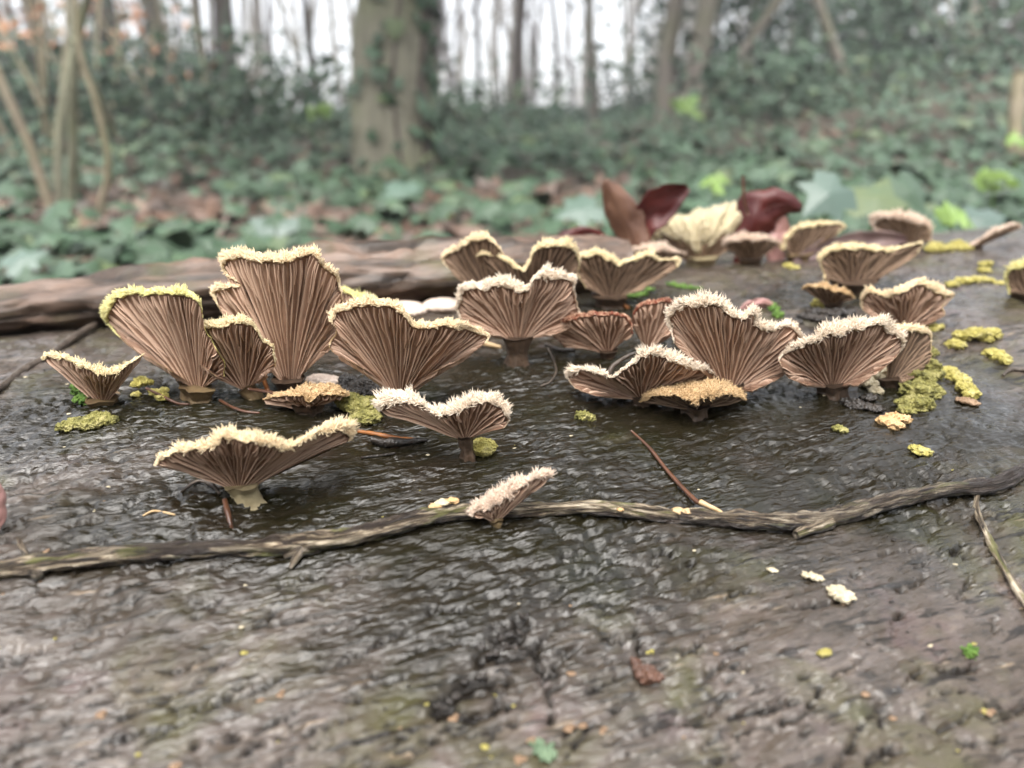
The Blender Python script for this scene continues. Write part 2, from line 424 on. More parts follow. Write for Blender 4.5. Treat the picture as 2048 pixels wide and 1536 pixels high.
def leaf_mat(name, stops, rough=0.35, spec=0.5, scale=7.0, tl=0.15):
    m, t, b = new_mat(name)
    a = t.nodes.new('ShaderNodeAttribute'); a.attribute_name = 'shade'
    n = noise(t, coords(t), 60, 3)
    s = t.nodes.new('ShaderNodeMath'); s.operation = 'MULTIPLY_ADD'; s.inputs[1].default_value = 0.35
    t.links.new(n, s.inputs[0]); t.links.new(a.outputs['Fac'], s.inputs[2])
    c = ramp(t, stops, s.outputs[0]); t.links.new(c, b.inputs['Base Color'])
    b.inputs['Roughness'].default_value = rough; b.inputs['Specular IOR Level'].default_value = spec
    return m
M['ivy'] = leaf_mat('ivy_leaf', [(0.15, (.030, .052, .026)), (0.55, (.045, .08, .044)), (0.85, (.06, .105, .06)), (1.1, (.09, .12, .05))], 0.5, 0.4)
M['evergreen'] = leaf_mat('evergreen_leaf', [(0.1, (.022, .042, .026)), (0.6, (.04, .075, .042)), (1.0, (.065, .09, .045))], 0.55, 0.35)
M['litter'] = leaf_mat('leaf_litter', [(0.1, (.04, .028, .02)), (0.5, (.09, .056, .038)), (0.8, (.15, .088, .058)), (1.1, (.20, .135, .09))], 0.5, 0.5)
M['hangleaf'] = leaf_mat('withered_leaf', [(0.1, (.26, .12, .06)), (0.6, (.42, .20, .11)), (1.0, (.52, .30, .18))], 0.6, 0.3)
M['brightleaf'] = leaf_mat('bright_leaf', [(0.1, (.08, .15, .03)), (0.6, (.14, .23, .045)), (1.0, (.20, .30, .08))], 0.45, 0.4)
M['bluegreen'] = leaf_mat('blue_green_leaf', [(0.1, (.045, .075, .055)), (0.6, (.065, .105, .08)), (1.0, (.09, .14, .105))], 0.42, 0.6)
M['soil'] = speck('forest_floor', (.03, .025, .017), (.075, .058, .04), 9, 0.85, 0.7, 0.03, c3=(.05, .055, .03), detail=8)

# ------------------------------------------------------------------ ground
def gz(x, y):
    x = np.asarray(x, float); y = np.asarray(y, float)
    q = y - 0.325 * np.clip(x, -1.5, 2.5)
    s = np.clip((q - 0.05) / 0.6, 0, 1); s = s * s * (3 - 2 * s)
    z = 0.02 + 0.42 * s + 0.15 * np.clip(q, -3, 0)
    far = np.clip(y - 2.0, 0, None)
    z = z - 0.02 * np.clip((y - 1) / 1.5, 0, 1) + 0.021 * np.clip(far, 0, 10) + 0.004 * np.clip(far - 10, 0, None)
    r = np.clip((x - 0.10 * y) / np.maximum(0.55 * np.abs(y), 0.4), 0, 2.0) * np.clip((y - 1.6) / 2.5, 0, 1)
    z = z + r * np.clip(y, 0, 9) * 0.088
    l = np.clip((-x - 0.25 * y) / np.maximum(0.6 * np.abs(y), 0.4), 0, 1.5) * np.clip((y - 1.6) / 2.5, 0, 1)
    z = z + l * np.clip(y, 0, 8) * 0.02
    return z + 0.05 * fbm(x * 1.3, y * 1.3, 41, 3) * np.clip(q / 1.2, 0.1, 1)
def build_ground():
    xs = np.r_[-160, -90, -50, -30, -20, np.linspace(-14, 14, 160), 20, 30, 50, 90, 160]
    ys = np.r_[-60, -20, -8, -4, np.linspace(-2, 4, 90), np.linspace(4.15, 20, 80), 24, 30, 40, 60, 100, 180]
    X, Y = np.meshgrid(xs, ys)
    V = np.stack([X, Y, gz(X, Y)], -1).reshape(-1, 3)
    o = link('ground', mesh_from('ground', V, grid_faces(len(ys), len(xs)), M['soil']))
    o['kind'] = 'structure'
build_ground()

# ------------------------------------------------------------------ fallen log
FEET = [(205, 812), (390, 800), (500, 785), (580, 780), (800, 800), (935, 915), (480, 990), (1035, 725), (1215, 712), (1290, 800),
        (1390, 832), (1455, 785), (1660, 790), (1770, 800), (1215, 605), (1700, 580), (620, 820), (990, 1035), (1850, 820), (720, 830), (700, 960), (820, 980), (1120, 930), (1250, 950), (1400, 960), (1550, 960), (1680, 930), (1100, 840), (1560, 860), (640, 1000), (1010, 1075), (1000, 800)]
def build_log():
    ta = np.r_[np.linspace(-1.3, -0.26, 40, endpoint=False), np.linspace(-0.26, -.13, 110, endpoint=False), np.linspace(-.13, .14, 420, endpoint=False), np.linspace(.14, 0.30, 130, endpoint=False), np.linspace(0.30, 0.6, 90, endpoint=False), np.linspace(0.6, 2.6, 60)]
    pa = np.r_[np.linspace(-R_(42), -R_(33), 24, endpoint=False), np.linspace(-R_(33), -R_(13), 340, endpoint=False), np.linspace(-R_(13), -R_(1), 160, endpoint=False), np.linspace(-R_(1), R_(20), 120), np.linspace(R_(21), R_(317), 80)]
    T, A = np.meshgrid(ta, pa, indexing='ij')
    B = A * LR
    h = log_disp(T, B); r = LR + h
    V = LC + T[..., None] * LA + (r * np.sin(A))[..., None] * LN + (r * np.cos(A))[..., None] * LU
    n, m = T.shape
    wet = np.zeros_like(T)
    for (px, py) in FEET:                                   # damp, algae-dark bark round the fungi, their shade and reflections painted in
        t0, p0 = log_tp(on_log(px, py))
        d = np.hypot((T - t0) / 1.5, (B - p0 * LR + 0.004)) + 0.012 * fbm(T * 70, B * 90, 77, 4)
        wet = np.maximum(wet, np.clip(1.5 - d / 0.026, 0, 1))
    root = thing('fallen_log', 'wet smooth-barked fallen log covered in tan fan fungi', 'log', LC)
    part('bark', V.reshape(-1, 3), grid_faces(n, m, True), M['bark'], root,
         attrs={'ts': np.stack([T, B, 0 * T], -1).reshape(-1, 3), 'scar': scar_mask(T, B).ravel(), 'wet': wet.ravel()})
    for k in (0, -1):
        ring = V[k][::12]; c = ring.mean(0)
        part('cut_end', np.vstack([ring, c[None]]), [[i, (i + 1) % len(ring), len(ring)] for i in range(len(ring))], M['oldlog'], root, smooth=False,
             attrs={'ts': np.vstack([ring, c[None]])})
build_log()

# rotten branch lying along the far side of the log's crest
def build_back_branch():
    base = [on_log(x, y) for x, y in ((0, 672), (250, 652), (520, 630), (760, 614), (930, 604))]
    base = np.array(base)
    d0 = (base[1] - base[0]); d1 = base[-1] - base[-2]
    rr = [0.0085, .0095, .0105, .0112, .0112]
    P = [base[0] - d0 * 2.2 + np.array([0, -.004, -.012]), base[0] - d0 * 1.0] + list(base) + [base[-1] + d1 * 1.2, base[-1] + d1 * 2.1]
    rr = np.array([.008, .008] + rr + [.0105, .009])
    P = np.array(P); P[:, 2] += rr * 0.86; P[:, 1] += rr * 0.7
    S = spline(np.c_[P, rr], 130)
    path, rad = S[:, :3], S[:, 3]
    sides = 40; th = np.linspace(0, 2 * np.pi, sides, endpoint=False)
    T = np.gradient(path, axis=0); T /= np.linalg.norm(T, axis=1)[:, None]
    A = np.cross(T, [0, 0, 1.0]); A /= np.linalg.norm(A, axis=1)[:, None]; Bv = np.cross(A, T)      # A towards the camera
    L = np.r_[0, np.cumsum(np.linalg.norm(np.diff(path, axis=0), axis=1))]
    prof = 1 + 0.16 * np.cos(3 * th - 0.5) + 0.10 * np.cos(2 * th + 1.0)
    rg = rad[:, None] * prof[None] * (1 + 0.38 * fbm(L[:, None] * 45 + 0 * th, 3 * np.cos(th)[None] + 5 * np.sin(th)[None] + 0 * L[:, None], 12, 4)
         - 0.34 * np.clip(1 - np.abs(fbm(L[:, None] * 22 + 0 * th, th[None] * 3.5 + 0 * L[:, None], 19, 2)) * 6, 0, 1))
    V = path[:, None] + rg[..., None] * (np.cos(th)[None, :, None] * A[:, None] + np.sin(th)[None, :, None] * Bv[:, None])
    ts = np.stack([L[:, None] + 0 * th, rad[:, None] * th[None], 0 * L[:, None] + 0 * th], -1)
    F = [list(map(int, q)) for q in grid_faces(130, sides, True)] + [list(range(sides)), list(range(129 * sides, 130 * sides))[::-1]]
    root = thing('rotten_branch', 'thick brown rotten branch without bark lying along the back of the log', 'branch', path[60])
    part('wood', V.reshape(-1, 3), F, M['oldlog'], root, attrs={'ts': ts.reshape(-1, 3)})
build_back_branch()

# ------------------------------------------------------------------ the fungi
def fungus(label, foot, O, rim, tint='cream', lean=0.45, back=0.55, bend=0.35, k=1.6, stem=16, stem_mat='stem_mid', hair=1.0,
           hlen=1.0, dim=False, gills=7.6, seed=0, wig=3.4, dy=0.0, keep=False, name='bracket_fungus'):
    r = np.random.default_rng(seed + 100)
    Pf = on_log(*foot); Y0 = Pf[1] + dy; m = mpp(Pf)
    O = np.array(O, float)
    if not keep: O[1] = foot[1] - max(5, .27 * (foot[1] - O[1]))
    rim = np.array([(q[0], q[1], q[2]) for q in rim], float)
    Ls = np.linalg.norm(np.diff(rim[:, :2], axis=0), axis=1).sum()
    N = int(np.clip(Ls / 3.2, 40, 150))
    S = spline(rim, N)
    sx = np.linspace(0, Ls, N)
    rad = S[:, :2] - O; rad /= np.linalg.norm(rad, axis=1)[:, None]
    jit = wig * (1.2 * fbm(sx / 26, sx * 0 + seed, 3, 2) + 0.8 * vnoise(sx / 7, sx * 0 + seed * 1.7, 8))
    S[:, :2] += rad * jit[:, None]
    wpx = np.maximum(S[:, 2] * np.where(S[:, 2] < 30, .72, .95) * (1 + 0.26 * vnoise(sx / 12, sx * 0 + 3.3 * seed, 15)), 2.0)
    Rm = S[:, :2]; Bd = Rm - rad * wpx[:, None]
    Lb = np.linalg.norm(Bd - O, axis=1)
    xn = (Bd[:, 0] - O[0]); xn = xn / np.abs(xn).max()
    Lref = np.median(Lb) * m
    dm = Lref * (lean * (1 - xn ** 2) - back * xn ** 2) + Lref * 0.20 * fbm(sx / 34, sx * 0 + seed, 23, 2)
    up = np.array([0, -1.0]); bend = bend * .45
    O_s = O[None] + np.stack([xn * stem * 0.55, -0.12 * stem * (1 - xn ** 2)], 1)
    def bez(E, u):          # E (N,2), u (K,) -> (N,K,2)
        d = E - O_s; L = np.linalg.norm(d, axis=1)[:, None]
        C = O_s + 0.5 * ((1 - bend) * d + bend * L * up[None])
        u = u[None, :, None]
        return (1 - u) ** 2 * O_s[:, None] + 2 * u * (1 - u) * C[:, None] + u * u * E[:, None]
    NU = 14
    u = np.linspace(0, 1, NU)
    pg = bez(Bd, u); sf = stem * 0.5 * m
    ruf = Lref * 0.020 * fbm(sx[:, None] / 11 + 0 * u, u[None] * 2.2 + 0 * sx[:, None], 31 + seed, 2) * u[None]
    dg = dm[:, None] * u[None] ** 1.25 + sf * (1 - u[None]) + ruf
    G = at_y(pg[..., 0], pg[..., 1], Y0 - dg)                          # gill face
    lipp = Bd - rad * (-0.10 * wpx[:, None]); lipd = dm + np.minimum(0.25 * wpx * m, 0.0006)
    Lp = at_y(lipp[:, 0], lipp[:, 1], Y0 - lipd)[:, None]
    v = np.linspace(0.15, 1, 6)
    pv = Bd[:, None] + (Rm - Bd)[:, None] * np.sin(v * np.pi / 2)[None, :, None] ** 0.9
    dv = dm[:, None] - k * wpx[:, None] * m * (1 - np.cos(v * np.pi / 2))[None] + 0.0002
    # shallow hollows of the upper side
    dv = dv + (np.minimum(wpx, 30)[:, None] * m * 0.10) * fbm(sx[:, None] / np.where(wpx > 45, 34, 14)[:, None] + 0 * v, v[None] * 2 + 0 * sx[:, None], 57 + seed, 2)
    Tp = at_y(pv[..., 0], pv[..., 1], Y0 - dv)                         # hairy top
    NB = 8; b = np.linspace(0, 1, NB)[1:]
    pb = bez(Rm, 1 - b)
    thick = k * wpx[:, None] * m * (1 - b[None]) ** 1.3 + 0.0010
    db = dm[:, None] * (1 - b[None]) ** 1.25 + sf * b[None] - thick - (2 * sf) * b[None] ** 2
    Bk = at_y(pb[..., 0], pb[..., 1], Y0 - db)
    ring = np.concatenate([G, Lp, Tp, Bk], 1)
    K = ring.shape[1]
    F = grid_faces(N, K, True)
    jcol = np.tile(np.arange(K), N - 1)
    fm = np.where(jcol < NU - 1, 1, 0)
    F = F.tolist() + [list(range(K)), list(range((N - 1) * K, N * K))[::-1]]
    fm = np.r_[fm, 0, 0]
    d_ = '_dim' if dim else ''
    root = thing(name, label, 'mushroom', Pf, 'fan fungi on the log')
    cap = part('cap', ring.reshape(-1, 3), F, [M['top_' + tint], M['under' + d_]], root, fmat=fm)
    # gills: wedge-shaped blades standing on the lower face
    dS = np.gradient(G, axis=0); dU = np.gradient(G, axis=1)
    Nn = np.cross(dS, dU); Nn /= np.linalg.norm(Nn, axis=2)[..., None] + 1e-12
    Nn *= np.where(Nn[..., 1:2] > 0, -1, 1)
    def samp(Arr, sidx, uu):
        i = np.clip(sidx, 0, N - 1.001); i0 = i.astype(int); fi = (i - i0)[:, None]
        j = np.clip(uu, 0, 0.9999) * (NU - 1); j0 = j.astype(int); fj = (j - j0)[:, None]
        return ((Arr[i0, j0] * (1 - fi) + Arr[i0 + 1, j0] * fi) * (1 - fj) + (Arr[i0, j0 + 1] * (1 - fi) + Arr[i0 + 1, j0 + 1] * fi) * fj)
    ng = max(8, int(Ls / gills)); gv = []; gf = []; gr = []; o = 0
    for g in range(ng):
        s0 = (g + 0.5 + r.uniform(-.22, .22)) / ng * (N - 1)
        lev = g % 4
        ustart = [0.03, 0.55, 0.26, 0.68][lev] + r.uniform(-.02, .12)
        if lev == 0: ustart = r.uniform(0.02, 0.06)
        uu = np.linspace(ustart, 0.985, 12)
        amp = (N - 1) / ng * r.uniform(.25, .62)
        ph = r.uniform(0, 6.28)
        conv = (1 - uu) ** 2 * r.uniform(-.5, .5) * (N - 1) / ng
        si = s0 + amp * (np.sin(uu * r.uniform(4, 8) + ph) + .45 * np.sin(uu * r.uniform(12, 20) + 2 * ph)) * uu ** .8 + conv
        P = samp(G, si, uu); n_ = samp(Nn, si, uu)
        tdir = np.gradient(P, axis=0); tdir /= np.linalg.norm(tdir, axis=1)[:, None] + 1e-12
        side = np.cross(tdir, n_)
        e = np.clip((uu - ustart) / 0.10, 0, 1) * np.clip((1.02 - uu) / 0.12, 0.25, 1)
        hh = m * (7.0 if not dim else 3.8) * (0.45 + 0.55 * uu) * e * r.uniform(.75, 1.15) + 1e-6
        wd = m * (1.35 if gills < 9 else 1.7) * (0.55 + 0.45 * uu)
        lean_ = r.uniform(-.35, .35)
        base = P - n_ * 0.00015
        V = np.stack([base - side * wd[:, None], P + n_ * hh[:, None] * 0.75 - side * wd[:, None] * 0.75 + side * (lean_ * hh)[:, None],
                      P + n_ * hh[:, None] + side * (lean_ * hh)[:, None], P + n_ * hh[:, None] * 0.75 + side * wd[:, None] * 0.75 + side * (lean_ * hh)[:, None],
                      base + side * wd[:, None]], 1)
        gv.append(V.reshape(-1, 3)); gf.append(grid_faces(12, 5) + o); o += 60
        gr.append(np.tile([0, .55, 1, .55, 0], 12))
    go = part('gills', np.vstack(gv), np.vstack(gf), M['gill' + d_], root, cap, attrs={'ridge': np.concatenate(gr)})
    go['kind'] = 'stuff'
    # stem
    n0 = log_normal(Pf)
    top = at_y(O[0], O[1] - 0.25 * stem, Y0 - sf * 0.2)
    path = spline(np.array([Pf - n0 * 0.0015, Pf + n0 * 0.0008, 0.5 * (Pf + top) + np.array([0, 0, .0002]), top + np.array([0, 0, stem * m * 0.3])]), 12)
    fl = np.interp(np.linspace(0, 1, 12), [0, .15, .5, 1], [1.3, 1.08, .9, 1.25])
    V, Fs = tube(path, stem * m * fl, 24, 0.30, seed)
    part('stem', V, Fs, M[stem_mat], root)
    # hairs on the upper side and round the margin
    if hair > 0:
        area = (np.diff(sx, append=sx[-1] + 3) * wpx).sum()
        nh = int((Ls * 1.9 + area * 0.34) * hair)
        seg = wpx ** 0.5 * np.clip((wpx - 3.5) / 7, 0, 1) + 1e-4; cdf = np.cumsum(seg) / seg.sum()
        Tf = np.concatenate([Lp, Tp], 1); KV = Tf.shape[1]
        si = np.interp(r.random(nh), cdf, np.arange(N)); vi = r.random(nh) ** 1.25 * (KV - 1)
        ncl = max(6, int(Ls / 5)); ci = np.interp(r.random(nh // 7 + 6), cdf, np.arange(N)); cvi = r.random(nh // 7 + 6) ** 1.2 * (KV - 1)
        def sampT(si, vi):
            i = np.clip(si, 0, N - 1.001); i0 = i.astype(int); fi = (i - i0)[:, None]
            j = np.clip(vi, 0, KV - 1.001); j0 = j.astype(int); fj = (j - j0)[:, None]
            return ((Tf[i0, j0] * (1 - fi) + Tf[i0 + 1, j0] * fi) * (1 - fj) + (Tf[i0, j0 + 1] * (1 - fi) + Tf[i0 + 1, j0 + 1] * fi) * fj)
        O3 = at_y(O[0], O[1], Y0)
        P = sampT(si, vi); C = sampT(ci, cvi)
        ndir = np.cross(sampT(si + .7, vi) - sampT(si - .7, vi), sampT(si, vi + .25) - sampT(si, vi - .25))
        ndir /= np.linalg.norm(ndir, axis=1)[:, None] + 1e-12
        ndir *= np.where((ndir @ np.array([0, -0.45, 1.0])) < 0, -1, 1)[:, None]
        rd = P - O3; rd[:, 1] *= 0.6; rd /= np.linalg.norm(rd, axis=1)[:, None]
        mg = np.clip(1 - vi / (KV - 1) / 0.30, 0, 1)[:, None]; bk = np.clip((vi / (KV - 1) - .72) / .28, 0, 1)[:, None]
        D = ndir * (0.75 - .45 * mg) + rd * (0.35 + 0.35 * bk) + mg * np.array([0, -.55, -.30]) + r.normal(0, .30, (nh, 3))
        D /= np.linalg.norm(D, axis=1)[:, None]
        ln = m * 8.2 * hlen * np.interp(si, np.arange(N), np.clip((wpx - 2) / 12, .25, 1.05)) * (.28 + 1.15 * r.random(nh) ** 1.9) * np.interp(si, np.arange(N), .8 + .5 * vnoise(sx / 16, sx * 0 + seed * 2.1, 44)) * (1 + .35 * (mg[:, 0] + bk[:, 0]))
        tip = P + D * ln[:, None]
        # clump: pull the tip towards the tip of the nearest tuft
        nb = np.concatenate([((P[q:q + 1500, None] - C[None]) ** 2).sum(2).argmin(1) for q in range(0, nh, 1500)])
        near = np.linalg.norm(P - C[nb], axis=1)[:, None]
        tip = tip + (C[nb] - P) * 0.9 * (near < 16 * m)
        D = tip - P
        w0 = m * r.uniform(.9, 1.9, nh)
        ax = np.cross(D, np.array([.31, .77, .55])); ax /= np.linalg.norm(ax, axis=1)[:, None] + 1e-12
        ay = np.cross(D, ax); ay /= np.linalg.norm(ay, axis=1)[:, None] + 1e-12
        bendv = r.normal(0, .10, (nh, 3)) * ln[:, None] + np.array([0, 0, -1]) * ln[:, None] * .04
        mid = P + D * .55 + bendv
        st = P - D * .12
        vv = []
        for q, ww in ((st, 1.0), (mid, .62)):
            for a_ in (0, 2.094, 4.188):
                vv.append(q + (np.cos(a_) * ax + np.sin(a_) * ay) * (w0 * ww)[:, None])
        vv.append(tip)
        V = np.stack(vv, 1).reshape(-1, 3)
        b0 = (np.arange(nh) * 7)[:, None]
        tri = np.array([[0, 1, 4], [0, 4, 3], [1, 2, 5], [1, 5, 4], [2, 0, 3], [2, 3, 5], [3, 4, 6], [4, 5, 6], [5, 3, 6]])
        Fh = (b0[:, None] + tri[None]).reshape(-1, 3)
        sh = np.repeat(np.clip(r.normal(.55, .25, nh), 0, 1), 7)
        ho = part('hairs', V, Fh, M['hair_' + tint], root, cap, smooth=True, attrs={'shade': sh})
        ho['kind'] = 'stuff'
    return root, Pf, m

